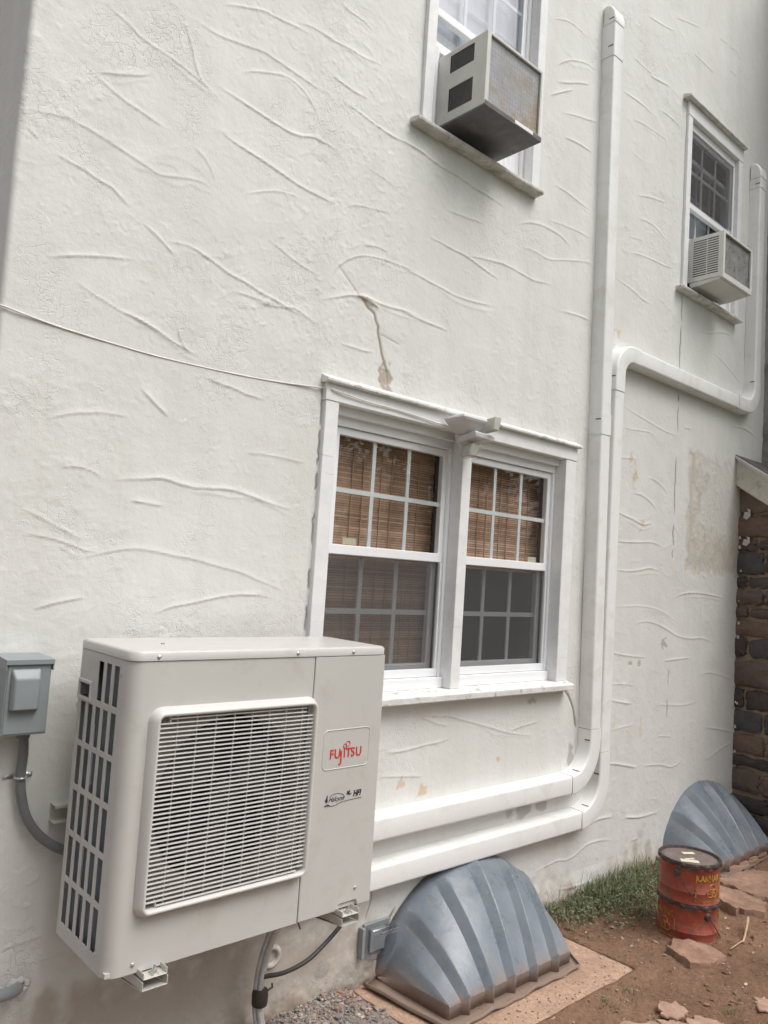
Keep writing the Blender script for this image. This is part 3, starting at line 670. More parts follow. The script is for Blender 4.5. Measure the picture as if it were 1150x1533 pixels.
b = MB(); b.box(2.335, 2.402, 0.0705, 0.0725, 1.186, 1.212); b.build('sticker', CREAM, win)
for x in (1.36, 2.15):
    b = MB(); b.lathe([(0.0, 0), (0.032, 0), (0.032, 0.008), (0.02, 0.016), (0.0, 0.018)], (x, 0.10, 1.1685), 20); b.build('sash_lock', VINYL, win, auto=30)

# ---------------------------------------------------------------- upper window
def single_window(x0, x1, zs, zh, yS, capo, lower_bottom, lower_top, name, sillmat, meet):
    b = MB(); b.box(x0, x0 + 0.056, yF, 0.09, zs, zh); b.box(x1 - 0.058, x1, yF, 0.09, zs, zh); b.box(x0 - 0.004, x1 + 0.004, yF - 0.003, 0.088, zh + 0.0003, zh + 0.09)
    wn = b.build(name, PAINT, house, bevel=0.003)
    b = MB(); b.prism([(-0.056, zh + 0.093), (-0.056, zh + 0.105), (-0.004, zh + 0.125), (0.06, zh + 0.125), (0.06, zh + 0.0905), (-0.03, zh + 0.0905)], 'x', x0 - 0.03 + capo, x1 + 0.025 + capo); b.build('header_cap', sillmat, wn, bevel=0.003)
    b = MB(); b.prism([(-0.056, zs - 0.026), (-0.058, zs - 0.008), (-0.02, zs - 0.0005), (0.09, zs - 0.0005), (0.09, zs - 0.03), (0.0, zs - 0.03)], 'x', x0 - 0.055, x1 + 0.0); b.build('sill', sillmat, wn, bevel=0.005)
    ia, ib = x0 + 0.057, x1 - 0.059
    b = MB(); b.box(ia, ib, yS - 0.012, yS + 0.04, zs, zs + 0.04); b.box(ia, ib, yS - 0.012, yS + 0.04, zh - 0.05, zh - 0.0005)
    b.box(ia, ia + 0.02, yS - 0.012, yS + 0.04, zs + 0.0405, zh - 0.0505); b.box(ib - 0.02, ib, yS - 0.012, yS + 0.04, zs + 0.0405, zh - 0.0505); b.build('frame', VINYL, wn, bevel=0.002)
    sash(wn, ia + 0.0205, ib - 0.0205, meet, zh - 0.051, yS, 0.035, 0.028, 0.03, 0.040, name='upper_sash', gm=GLASSR if name == 'upper_window' else None)
    sash(wn, ia + 0.0205, ib - 0.0205, lower_bottom, lower_top, yS + 0.034, 0.035, 0.028, 0.03, 0.045, rows=2, name='lower_sash')
    return wn, ia, ib
w2, a2, b2 = single_window(1.316, 2.152, 3.05, 4.36, 0.05, 0, 3.505, 4.14, 'upper_window', SILLD, 3.640)
w3, a3, b3 = single_window(3.668, 4.470, 3.01, 4.157, 0.02, -0.02, 3.372, 3.97, 'far_upper_window', SILLD, 3.590)
w2['label'] = 'window above the double window, air conditioner in its open lower half'
w3['label'] = 'far right upper window under a dark drip cap'
screen(w3, a3 + 0.022, b3 - 0.022, 3.635, 4.10, 0.012)
# pleated side curtains closing the gaps beside each air conditioner
def pleats(parent, x0, x1, y, z0, z1):
    b = MB(); n = max(3, int((x1 - x0) / 0.016)); V = []
    for k in range(n + 1): V.append((x0 + (x1 - x0) * k / n, y + (0.010 if k % 2 else 0.0)))
    vs = [(x, yy, z) for z in (z0, z1) for x, yy in V]; fs = [(k, k + 1, n + 2 + k, n + 1 + k) for k in range(n)]; b.add(vs, fs); b.build('side_curtain', VINYL, parent)
pleats(w2, a2 + 0.021, 1.476, 0.055, 3.092, 3.50); pleats(w2, 1.864, b2 - 0.021, 0.055, 3.092, 3.50)
pleats(w3, a3 + 0.021, 3.776, 0.030, 3.052, 3.37); pleats(w3, 4.196, b3 - 0.021, 0.030, 3.052, 3.37)
b = MB(); b.box(1.38, 2.09, 0.115, 0.119, 3.54, 4.31); b.build('curtain_or_reflection', PALE, w2)  # pale sheet put behind this glass to imitate the sky's reflection
b = MB(); b.box(3.74, 4.40, 0.20, 0.205, 3.30, 3.86); b.build('curtain_or_reflection', PALE, w3)

# ---------------------------------------------------------------- bamboo blinds (they hang inside)
def blind(x0, x1, z0, z1, label):
    root = empty('bamboo_blind', ((x0 + x1) / 2, 0.15, z0), label, 'blind', 'bamboo blinds behind the double window')
    b = MB(); z = z0; k = 0
    while z < z1:
        h = 0.0075 + 0.003 * random.random(); y = 0.150 + 0.0012 * random.random() + 0.002 * math.sin(z * 30)
        t = 0.75 + 0.5 * random.random(); b.box(x0 + random.uniform(0, .004), x1 - random.uniform(0, .004), y, y + 0.003, z, z + h, (0.62 * t, 0.40 * t, 0.285 * t)); z += h + 0.0016
    b.build('reed_slats', REED, root)
    b = MB(); x = x0 + 0.05; k = 0
    while x < x1 - 0.02:
        b.box(x - 0.002, x + 0.002, 0.1445, 0.147, z0, z1); x += 0.062 if k % 2 == 0 else 0.105; k += 1
    b.build('cords', CORD, root); settle(root); return root
REED = attr_mat('bamboo_reed_attr', rough=0.6)
blind(0.98, 1.70, 0.62, 1.70, 'long brown bamboo blind filling the left half of the double window')
blind(1.80, 2.52, 1.13, 1.70, 'short brown bamboo blind in the right half of the double window')
# ================================================================== LINE-SET COVERS
def sweep_cover(path, w, d, name, parent, cap0=True, cap1=True, y0=0.0):
    """rectangular hollow cover section swept along a path in the wall plane (x, z); w wide, d deep"""
    path = [q for k, q in enumerate(path) if k == 0 or math.dist(q, path[k - 1]) > 1e-6]
    r = 0.012; prof = [(-w / 2 - 0.003, 0), (-w / 2, -d + r)]
    for k in range(1, 5): t = k / 4 * math.pi / 2; prof.append((-w / 2 + r - r * math.cos(t), -d + r - r * math.sin(t)))
    for k in range(0, 5): t = k / 4 * math.pi / 2; prof.append((w / 2 - r + r * math.sin(t), -d + r - r * math.cos(t)))
    prof.append((w / 2 + 0.003, 0)); n = len(prof); vs = []
    for i, p in enumerate(path):
        a = path[max(i - 1, 0)]; c = path[min(i + 1, len(path) - 1)]; dx, dz = c[0] - a[0], c[1] - a[1]; L = math.hypot(dx, dz); nx, nz = dz / L, -dx / L
        for u, y in prof: vs.append((p[0] + nx * u, y + y0, p[1] + nz * u))
    fs = [(i * n + k, (i + 1) * n + k, (i + 1) * n + (k + 1) % n, i * n + (k + 1) % n) for i in range(len(path) - 1) for k in range(n)]
    fs += [tuple(range(n)), tuple((len(path) - 1) * n + k for k in range(n))[::-1]]
    b = MB(); b.add(vs, fs); return b.build(name, COVERP, parent, auto=32)
def arc_pts(cx, cz, r, a0, a1, n=14): return [(cx + r * math.cos(R(a0 + (a1 - a0) * k / n)), cz + r * math.sin(R(a0 + (a1 - a0) * k / n))) for k in range(n + 1)]
def sleeve_marks(par, x, z, horiz, w, d):
    b = MB()
    # short dark slot where each elbow's snap tab sits
    if horiz: b.box(x - 0.0012, x + 0.0012, -d - 0.0006, -d * 0.45, z + w / 2 - 0.001, z + w / 2 + 0.0018)
    else: b.box(x - w / 2 - 0.002, x - w / 2 + 0.001, -d * 0.95, -d * 0.55, z - 0.003, z + 0.003)
    b.build('tab_slot', GAP, par)
GAP = mat('shadow_slot', (0.12, 0.12, 0.115), 0.8, var=0.05)
CW, CD = 0.093, 0.078
c1 = empty('line_cover', (2.79, 0, 0.06), 'tall white pipe cover running from above down past the double window, then left', 'pipe cover', 'white pipe covers on the wall')
xb = lambda z: 2.790 - 0.0195 * (z - 1.0)
sweep_cover([(0.86, 0.063), (1.7, 0.063), (2.603, 0.063)], CW, CD, 'straight_cover', c1)
sweep_cover([(2.606, 0.063)] + arc_pts(2.606, 0.260, 0.197, -90, 0) + [(2.8025, 0.330)], CW + 0.006, CD + 0.003, 'elbow', c1)
sweep_cover([(xb(0.33), 0.333), (xb(1.955), 1.955)], CW, CD, 'straight_cover', c1)
sweep_cover([(xb(1.90), 1.905), (xb(2.02), 2.02)], CW + 0.006, CD + 0.003, 'coupling', c1)
sweep_cover([(xb(2.021), 2.021), (xb(4.03), 4.03)], CW, CD, 'straight_cover', c1)
sweep_cover([(xb(4.031), 4.031), (xb(4.22), 4.22)], CW + 0.006, CD + 0.003, 'coupling', c1)
def end_cap(x, z, w, d, parent):
    b = MB(); prof = [(0, z), (0, z + 0.115), (-0.02, z + 0.125), (-0.045, z + 0.118), (-d + 0.008, z + 0.085), (-d - 0.004, z + 0.045), (-d - 0.004, z)]
    b.prism(prof, 'x', x - w / 2, x + w / 2); b.build('end_cap', COVERP, parent, bevel=0.012, seg=3, auto=50)
end_cap(xb(4.2), 4.221, CW + 0.008, CD, c1)
sleeve_marks(c1, 2.8025, 0.275, False, CW + 0.006, CD); sleeve_marks(c1, 2.665, 0.078, True, CW + 0.006, CD); sleeve_marks(c1, xb(2.0), 1.985, False, CW + 0.006, CD); sleeve_marks(c1, xb(4.1), 4.09, False, CW + 0.006, CD); sleeve_marks(c1, xb(4.2), 4.25, False, CW + 0.006, CD)
settle(c1)
c2 = empty('line_cover', (2.90, 0, -0.12), 'lower white pipe cover that turns up, then right and up beside the far window', 'pipe cover', 'white pipe covers on the wall')
sweep_cover([(0.86, -0.128), (1.7, -0.128), (2.703, -0.128)], CW, CD, 'straight_cover', c2)
sweep_cover([(2.706, -0.128)] + arc_pts(2.706, 0.069, 0.197, -90, 0) + [(2.903, 0.20)], CW + 0.006, CD + 0.003, 'elbow', c2)
sweep_cover([(2.903, 0.203), (2.897, 2.17)], CW, CD, 'straight_cover', c2)
ZH = 2.405
sweep_cover([(2.897, 2.172), (2.897, ZH - 0.135)] + arc_pts(3.032, ZH - 0.135, 0.135, 180, 90) + [(3.10, ZH)], CW + 0.006, CD + 0.003, 'elbow', c2)
sweep_cover([(3.103, ZH), (4.40, ZH)], CW, CD, 'straight_cover', c2)
sweep_cover([(4.403, ZH)] + [(4.54, ZH)] + arc_pts(4.54, ZH + 0.15, 0.15, -90, 0) + [(4.69, ZH + 0.20)], CW + 0.006, CD + 0.003, 'elbow', c2)
sweep_cover([(4.69, ZH + 0.202), (4.685, 4.03)], CW, CD, 'straight_cover', c2)
sweep_cover([(4.685, 4.031), (4.685, 4.10)], CW + 0.006, CD + 0.003, 'coupling', c2)
end_cap(4.685, 4.101, CW + 0.008, CD, c2)
sleeve_marks(c2, 2.903, 0.09, False, CW + .006, CD); sleeve_marks(c2, 2.765, -0.113, True, CW + .006, CD); sleeve_marks(c2, 4.69, 2.60, False, CW + .006, CD); sleeve_marks(c2, 4.685, 4.06, False, CW + .006, CD); sleeve_marks(c2, 2.897, 2.25, False, CW + .006, CD)
settle(c2)

# ================================================================== OUTDOOR CONDENSER
hv = empty('condenser_unit', (0.45, -0.285, 0.0), 'large beige outdoor condenser with slatted fan grille hung on the wall', 'condenser')
HY0, HY1 = -0.12, -0.45     # back, front
RC = 0.040
def shell(u, v, d):
    """u runs along the side (from the back), round the corner, then along the front; d goes inwards"""
    side = (HY0 - HY1) - RC; arcl = RC * math.pi / 2
    if u <= side: return (0 + d, HY0 - u, v)
    if u <= side + arcl:
        t = (u - side) / RC; r = RC - d; return (RC - r * math.cos(t), HY1 + RC - r * math.sin(t), v)
    return (RC + (u - side - arcl), HY1 + d, v)
side = (HY0 - HY1) - RC; arcl = RC * math.pi / 2; F = lambda x: side + arcl + (x - RC)
vents = []
for (za, zb) in ((0.425, 0.533), (0.297, 0.408), (0.170, 0.280), (0.042, 0.153)):
    for k in range(5): y = -0.160 - 0.0513 * k; vents.append((-(y) + HY0 - 0.016, -(y) + HY0 + 0.016, za, zb))
for (za, zb) in ((0.549, 0.658),):
    for k in range(5): y = -0.160 - 0.0513 * k; vents.append((-(y) + HY0 - 0.016, -(y) + HY0 + 0.016, za, zb))
for k in (2, 3, 4): y = -0.160 - 0.0513 * k; vents.append((-(y) + HY0 - 0.016, -(y) + HY0 + 0.016, 0.676, 0.784))
handle = (0.012, 0.090, 0.672, 0.714)
fan_open = (F(0.085), F(0.592), 0.160, 0.660)
plate(vents + [handle, fan_open], 0.0, F(0.604), 0.0, 0.806, 0.004, shell, extra_u=[side + arcl * k / 8 for k in range(9)], name='cabinet', m=CABINET, parent=hv, bevel=0.0016)
# service panel with a cut-out at its foot, right side and back
b = MB(); b.prism([(0.6065, 0.001), (0.755, 0.001), (0.768, 0.020), (0.838, 0.020), (0.846, 0.001), (0.90, 0.001), (0.90, 0.806), (0.6065, 0.806)], 'y', HY1 - 0.0015, HY1 + 0.018)
b.build('service_panel', CABINET, hv, bevel=0.003)
b = MB(); b.box(0.8965, 0.8995, HY1 + 0.0185, HY0, 0.0, 0.806); b.box(0.0045, 0.896, HY0 - 0.003, HY0, 0.0, 0.806); b.build('rear_panel', CABINET, hv)
b = MB(); b.box(0.0045, 0.896, HY1 + 0.006, HY0 - 0.0035, 0.004, 0.016); b.build('base_pan', CABINET, hv)
# lid with rolled edge
lid = MB(); o = 0.003
def rr(x0, x1, y0, y1, r, z):
    P = []
    for cx, cy, a in ((x0 + r, y0 + r, 180), (x1 - r * 0.5, y0 + r * 0.5, 270), (x1 - r * 0.3, y1 - r * 0.3, 0), (x0 + r * 0.3, y1 - r * 0.3, 90)):
        q = abs(cx - (x0 if a in (180, 90) else x1))
        for k in range(7): t = R(a + 90 * k / 6); P.append((cx + q * math.cos(t), cy + q * math.sin(t), z))
    return P
rings = [rr(-o, 0.90 + o, HY1 - o, HY0 + o, RC, 0.8075), rr(-o, 0.90 + o, HY1 - o, HY0 + o, RC, 0.828), rr(0.002, 0.898, HY1 + 0.002, HY0 - 0.002, RC, 0.8335), rr(0.008, 0.892, HY1 + 0.008, HY0 - 0.008, RC, 0.8345)]
n = len(rings[0]); V = [p for r_ in rings for p in r_]; Fs = [(i * n + k, i * n + (k + 1) % n, (i + 1) * n + (k + 1) % n, (i + 1) * n + k) for i in range(3) for k in range(n)] + [tuple(3 * n + k for k in range(n)), tuple(range(n))[::-1]]
lid.add(V, Fs); lid.build('lid', CABINET, hv, auto=60)
for x, y, z, ax in ((0.075, HY1 - 0.003, 0.818, 'y'), (0.534, HY1 - 0.003, 0.818, 'y'), (0.757, HY1 - 0.003, 0.818, 'y'), (0.075, HY1, 0.024, 'y'), (0.83, HY1 - 0.002, 0.06, 'y')):
    b = MB(); b.lathe([(0.0055, 0.001), (0.0055, -0.002), (0.003, -0.004), (0.0, -0.0042)], (x, y, z), 14, 'y'); b.build('screw', STEEL, hv, auto=40)
for y, z in ((-0.393, 0.765), (-0.383, 0.045)):
    b = MB(); b.lathe([(0.006, 0.001), (0.006, -0.0015), (0.0, -0.002)], (0, y, z), 14, 'x'); b.build('screw', STEEL, hv, auto=40)
b = MB(); b.lathe([(0.006, 0.0), (0.006, 0.004), (0.0, 0.005)], (0.16, -0.30, 0.834), 14, 'z')
b.build('screw', STEEL, hv, auto=40)
b = MB(); b.prism([(0.028, 0.672), (0.094, 0.672), (0.094, 0.716), (0.028, 0.716)], 'x', 0.006, 0.03)
for v in range(len(b.v)): x, y, z = b.v[v]; b.v[v] = (x, HY0 - y + 0.016, z)
# moulded hand grip: a raised rim round a pocket
plate([(-0.2075, -0.1345, 0.674, 0.712)], -0.216, -0.126, 0.664, 0.722, 0.008, lambda u, v, d: (-0.006 + d, u, v), name='hand_grip', m=GRILLE, parent=hv, bevel=0.002)
b = MB(); b.box(0.028, 0.030, -0.215, -0.127, 0.664, 0.722); b.box(0.004, 0.028, -0.2140, -0.127, 0.666, 0.672); b.build('grip_pocket', DARKPL, hv)
# coil behind the side louvres
b = MB(); b.box(0.026, 0.045, -0.40, -0.135, 0.02, 0.80)
k = 0.022
while k < 0.80: b.box(0.0235, 0.0259, -0.40, -0.135, k, k + 0.0012); k += 0.0032
b.build('coil', COIL, hv)
b = MB(); b.tube([(0.022, -0.208, 0.03), (0.022, -0.208, 0.40), (0.022, -0.204, 0.60)], 0.0028, 8); b.tube([(0.021, -0.17, 0.28), (0.021, -0.20, 0.285), (0.021, -0.216, 0.30)], 0.0018, 6); b.tube([(0.021, -0.19, 0.42), (0.021, -0.22, 0.44)], 0.0018, 6); b.build('sensor_wire', STEEL, hv, smooth=True)
# fan bay: orifice plate, ring, fan
b = MB(); cx, cz, rr_ = 0.338, 0.410, 0.236; N = 48
vs = []; fs = []
ring = [(cx + rr_ * math.cos(2 * math.pi * k / N), cz + rr_ * math.sin(2 * math.pi * k / N)) for k in range(N)]
def sq(t):
    c, s = math.cos(t), math.sin(t); m = max(abs(c), abs(s)); return (cx + 0.262 * c / m, cz + 0.262 * s / m)
outr = [sq(2 * math.pi * k / N) for k in range(N)]
yo = HY1 + 0.010
vs = [(x, yo, z) for x, z in outr] + [(x, yo, z) for x, z in ring] + [(cx + (x - cx) * 0.97, yo + 0.06, cz + (z - cz) * 0.97) for x, z in ring]
fs = [(k, (k + 1) % N, N + (k + 1) % N, N + k) for k in range(N)] + [(N + k, N + (k + 1) % N, 2 * N + (k + 1) % N, 2 * N + k) for k in range(N)]
b.add(vs, fs); b.build('fan_shroud', PINKISH, hv)
fan = MB()
for q in range(3):
    base = q * 2 * math.pi / 3 + 0.5; rows = []
    for i in range(7):
        r_ = 0.05 + (0.215 - 0.05) * i / 6; span = 0.55 + 0.35 * (i / 6)
        for j in range(7):
            a = base + (j / 6 - 0.5) * span * 2 * 0.75 - 0.25 * i / 6; y = -0.395 + 0.055 * (j / 6 - 0.3) + 0.01 * math.sin(j)
            rows.append((cx + r_ * math.cos(a), y, cz + r_ * math.sin(a)))
    fan.add(rows, [(i * 7 + j, i * 7 + j + 1, (i + 1) * 7 + j + 1, (i + 1) * 7 + j) for i in range(6) for j in range(6)])
fan.lathe([(0.052, 0.03), (0.052, -0.02), (0.04, -0.03), (0.0, -0.032)], (cx, -0.385, cz), 28, 'y')
fo = fan.build('fan', FANM, hv, smooth=True); md = fo.modifiers.new('s', 'SOLIDIFY'); md.thickness = 0.003
b = MB(); b.box(0.05, 0.60, -0.20, -0.19, 0.02, 0.80); b.box(0.30, 0.376, -0.34, -0.20, 0.40, 0.43); b.build('rear_coil', DARKPL, hv)
# grille frame: a bevelled picture-frame moulding; profile (outset from the opening, height)
def frame_ring(x0, x1, z0, z1, prof, y0, r):
    def ringp(off, y):
        P = []; rr2 = max(0.004, r + off)
        for cx_, cz_, a in ((x0 + r, z0 + r, 180), (x1 - r, z0 + r, 270), (x1 - r, z1 - r, 0), (x0 + r, z1 - r, 90)):
            for k in range(6): t = R(a + 90 * k / 5); P.append((cx_ + rr2 * math.cos(t), y, cz_ + rr2 * math.sin(t)))
        return P
    V = []; n = 24
    for off, y in prof: V += ringp(off, y0 - y)
    return V, [(i * n + k, i * n + (k + 1) % n, (i + 1) * n + (k + 1) % n, (i + 1) * n + k) for i in range(len(prof) - 1) for k in range(n)]
V, Fs = frame_ring(0.086, 0.597, 0.163, 0.660, [(0.0, -0.004), (0.0, 0.016), (0.002, 0.026), (0.006, 0.030), (0.011, 0.029), (0.020, 0.012), (0.0235, 0.004), (0.0245, 0.0)], HY1, 0.012)
b = MB(); b.add(V, Fs); b.build('grille_frame', GRILLE, hv, auto=70)
g = MB(); nsl = 42
for k in range(nsl):
    z = 0.163 + (0.660 - 0.163) * (k + 0.5) / nsl
    xa = 0.0855 if 0 < k < nsl - 1 else 0.118
    xe = 0.5975 if 0 < k < nsl - 2 else 0.572
    g.prism([(HY1 - 0.0200, z - 0.0014), (HY1 - 0.0195, z + 0.0011), (HY1 - 0.0140, z + 0.0016), (HY1 - 0.0132, z - 0.0004), (HY1 - 0.0170, z - 0.0020)], 'x', xa, xe)
for k in range(8): x = 0.141 + 0.0598 * k; g.box(x - 0.0011, x + 0.0011, HY1 - 0.0125, HY1 - 0.0075, 0.1625, 0.6605)
g.box(0.116, 0.119, HY1 - 0.017, HY1 - 0.006, 0.640, 0.6605); g.box(0.116, 0.119, HY1 - 0.017, HY1 - 0.006, 0.1625, 0.182)
g.build('grille', GRILLE, hv)
b = MB(); b.prism([(HY1 - 0.0262, 0.1505), (HY1 - 0.0125, 0.1425), (HY1 - 0.010, 0.1440), (HY1 - 0.024, 0.1520)], 'x', 0.108, 0.205); b.build('drain_slot', GREYPIPE, hv)
# badge
V, Fs = frame_ring(0.662, 0.849, 0.452, 0.570, [(0.0, 0.001), (0.0012, 0.0030), (0.0032, 0.0030), (0.0046, 0.0010)], HY1, 0.013)
bd = MB(); bd.add(V, Fs); bdo = bd.build('badge', CABINET, hv, smooth=True)
yT = HY1 - 0.0025
def at_front(x0, z0, sc=1.0): return lambda x, y, z: (x0 + x * sc, yT - z, z0 + y * sc)
pen = 0.686
for ch, adv, dz, sz in (('F', .0185, 0, .041), ('U', .0225, 0, .041), ('J', .0135, -0.012, .048), ('I', .0100, 0, .041), ('T', .0200, 0, .041), ('S', .0195, 0, .041), ('U', .022, 0, .041)):
    text_mesh(ch, sz, 'logo_letter', RED, bdo, at_front(pen, 0.4835 + dz), sx=0.90, bold=0.0006); pen += adv * 1.04
b = MB()
for ox, oz, rr3 in ((0.748, 0.5195, 0.0062), (0.7595, 0.5255, 0.0078)):
    b.tube([(ox + rr3 * math.cos(t * math.pi / 12) * 1.05, yT - 0.0004, oz + rr3 * math.sin(t * math.pi / 12)) for t in range(25)], 0.0009, 6)
b.build('logo_loops', RED, bdo, smooth=True)
st = MB()
def leaf(pts): st.tube([(x, yT - 0.0002, z) for x, z in pts], [0.0004 + 0.0022 * math.sin(math.pi * k / (len(pts) - 1)) for k in range(len(pts))], 6)
leaf([(0.690, 0.372), (0.6875, 0.365), (0.688, 0.357), (0.691, 0.349)]); leaf([(0.678, 0.3385), (0.686, 0.340), (0.694, 0.340), (0.702, 0.338)])
leaf([(0.682, 0.360), (0.684, 0.355), (0.688, 0.347)])
st.tube([(x, yT - 0.0002, z) for x, z in curve_pts([(0.692, 0.343), (0.702, 0.336), (0.722, 0.336), (0.745, 0.342), (0.775, 0.345), (0.832, 0.3465)], 6)], 0.0007, 5)
st.tube([(x, yT - 0.0002, z) for x, z in curve_pts([(0.698, 0.365), (0.712, 0.371), (0.735, 0.372), (0.752, 0.366), (0.7605, 0.358)], 6)], 0.0006, 5)
leaf([(0.771, 0.376), (0.773, 0.370), (0.777, 0.365)]); leaf([(0.780, 0.378), (0.779, 0.371), (0.777, 0.365)]); leaf([(0.767, 0.369), (0.773, 0.366), (0.782, 0.364), (0.790, 0.3655)])
so_ = st.build('model_emblem', BLACK, hv, smooth=True)
text_mesh('Halcyon', 0.0225, 'script_lettering', BLACK, so_, at_front(0.694, 0.3485), sx=0.86, bold=-0.0003, shear=0.45)
text_mesh('HFI', 0.026, 'bold_lettering', BLACK, so_, at_front(0.7955, 0.3545), sx=0.86, bold=0.0006, shear=0.22)
# feet under the base pan
for x in (0.125, 0.79):
    b = MB(); b.box(x - 0.032, x + 0.032, -0.485, -0.10, -0.0075, -0.0045); b.box(x - 0.034, x - 0.031, -0.485, -0.10, -0.0075, 0.010); b.box(x + 0.031, x + 0.034, -0.485, -0.10, -0.0075, 0.010)
    b.build('foot', BEIGESTEEL, hv, bevel=0.0015)
settle(hv)

# wall bracket: rail and two arms
br = empty('wall_bracket', (0.45, 0, 0.25), 'beige steel bracket with rail and two arms carrying the condenser', 'bracket')
b = MB(); b.prism([(-0.001, 0.283), (-0.045, 0.283), (-0.045, 0.293), (-0.042, 0.293), (-0.042, 0.2865), (-0.004, 0.2865), (-0.004, 0.332), (-0.042, 0.332), (-0.042, 0.326), (-0.045, 0.326), (-0.045, 0.336), (-0.001, 0.336)], 'x', -0.006, 0.905); b.build('rail', BEIGESTEEL, br, bevel=0.001)
for x in (0.125, 0.79):
    b = MB(); P = [(x - 0.036, -0.052), (x - 0.036, -0.011), (x - 0.033, -0.011), (x - 0.033, -0.049), (x + 0.033, -0.049), (x + 0.033, -0.011), (x + 0.036, -0.011), (x + 0.036, -0.052)]
    b.prism([(-0.001, -0.0105), (-0.001, -0.10), (-0.30, -0.052), (-0.487, -0.030), (-0.487, -0.0105)], 'x', x - 0.036, x - 0.0335)
    b.prism([(-0.001, -0.0105), (-0.001, -0.10), (-0.30, -0.052), (-0.487, -0.030), (-0.487, -0.0105)], 'x', x + 0.0335, x + 0.036)
    b.prism([(-0.487, -0.0312), (-0.487, -0.034), (-0.001, -0.104), (-0.001, -0.1005)], 'x', x - 0.036, x + 0.036)
    b.box(x - 0.0335, x + 0.0335, -0.040, -0.004, -0.0105, 0.283)
    a = b.build('arm', BEIGESTEEL, br, bevel=0.001)
    b = MB(); b.lathe([(0.0, 0.012), (0.007, 0.012), (0.009, 0.006), (0.0095, 0.0), (0.016, 0.0), (0.016, -0.003), (0.0, -0.003)], (x + 0.004, -0.468, -0.0040), 6); b.lathe([(0.0, 0.022), (0.0035, 0.022), (0.0035, 0.0)], (x + 0.004, -0.468, -0.004), 10); b.build('bolt', STEEL, a)
settle(br)

# ================================================================== DISCONNECT BOX, CONDUIT, PIPE, HOSE, OUTLET
dx = empty('switch_box', (-0.14, -0.06, 0.565), 'grey metal electrical switch box with raised handle cover left of the condenser', 'switch box')
b = MB(); b.box(-0.204, -0.082, -0.118, -0.001, 0.566, 0.768); b.build('body', GREYBOX, dx, bevel=0.003)
b = MB(); b.prism([(-0.001, 0.7685), (-0.001, 0.780), (-0.128, 0.776), (-0.128, 0.762), (-0.1265, 0.762), (-0.1265, 0.7685)], 'x', -0.208, -0.078); b.box(-0.208, -0.2045, -0.126, -0.001, 0.745, 0.7683); b.box(-0.0815, -0.078, -0.126, -0.001, 0.745, 0.7683); b.build('rain_hood', GREYBOX, dx, bevel=0.0015)
b = MB(); b.prism([(-0.1205, 0.572), (-0.1185, 0.572), (-0.1185, 0.764), (-0.1205, 0.764)], 'x', -0.200, -0.086); b.build('door', GREYBOX, dx, bevel=0.001)
b = MB(); zt, zb = 0.752, 0.636
V = [(-0.192, -0.1205, zb), (-0.110, -0.1205, zb), (-0.110, -0.1205, zt), (-0.192, -0.1205, zt), (-0.186, -0.141, zb + 0.002), (-0.116, -0.141, zb + 0.002), (-0.118, -0.141, zt - 0.028), (-0.184, -0.141, zt - 0.028)]
b.add(V, [(0, 1, 2, 3), (4, 7, 6, 5), (0, 4, 5, 1), (1, 5, 6, 2), (2, 6, 7, 3), (3, 7, 4, 0)]); b.build('handle_cover', GREYBOX, dx, bevel=0.005, seg=3, auto=50)
b = MB(); b.lathe([(0.0, -0.002), (0.008, -0.002), (0.010, 0.0)], (-0.135, -0.085, 0.564), 16); b.build('knockout_plug', STEEL, dx)
settle(dx)
cd = empty('flexible_conduit', (-0.09, -0.03, 0.55), 'dark grey flexible conduit curving from the switch box behind the condenser', 'conduit')
path = curve_pts([(-0.118, -0.045, 0.560), (-0.110, -0.038, 0.50), (-0.108, -0.028, 0.43), (-0.100, -0.030, 0.37), (-0.078, -0.032, 0.305), (-0.032, -0.036, 0.245), (0.035, -0.045, 0.200), (0.14, -0.06, 0.165), (0.26, -0.09, 0.15)], 10)
b = MB(); b.tube(path, 0.0135, 16); b.tube([(-0.119, -0.045, 0.566), (-0.118, -0.045, 0.545)], 0.019, 14); b.build('hose', GREYPIPE, cd, smooth=True)
b = MB()
b.tube([(-0.108 + 0.016 * math.cos(t), -0.022 - 0.024 * math.sin(t), 0.427) for t in [math.pi * k / 10 for k in range(11)]], 0.0035, 8); b.box(-0.150, -0.122, -0.006, -0.001, 0.420, 0.434); b.box(-0.094, -0.068, -0.006, -0.001, 0.420, 0.434)
b.lathe([(0.006, 0), (0.004, -0.004), (0, -0.004)], (-0.142, -0.006, 0.427), 10, 'y'); b.lathe([(0.006, 0), (0.004, -0.004), (0, -0.004)], (-0.076, -0.006, 0.427), 10, 'y'); b.build('strap', STEEL, cd, smooth=True)
settle(cd)
pv = empty('wall_pipe', (-0.05, 0, -0.17), 'grey plastic pipe entering the wall at lower left through white sealant', 'pipe')
b = MB(); b.tube(curve_pts([(-0.42, -0.20, -0.06), (-0.22, -0.105, -0.135), (-0.10, -0.045, -0.170), (-0.055, -0.012, -0.180), (-0.05, 0.02, -0.181)], 8), 0.017, 16); b.build('tube', GREYPVC, pv, smooth=True)
b = MB(); P = []
for k in range(25): t = 2 * math.pi * k / 24; P.append((-0.052 + (0.024 + 0.004 * math.sin(3 * t)) * math.cos(t), -0.007, -0.181 + (0.024 + 0.003 * math.cos(2 * t)) * math.sin(t)))
b.tube(P, [0.009 + 0.003 * math.sin(k * 1.7) for k in range(25)], 10); b.build('sealant', SEAL, pv, smooth=True)
settle(pv)
hs_ = empty('drain_hoses', (0.84, -0.06, -0.55), 'clear drain hoses taped together hanging from beneath the condenser', 'hoses')
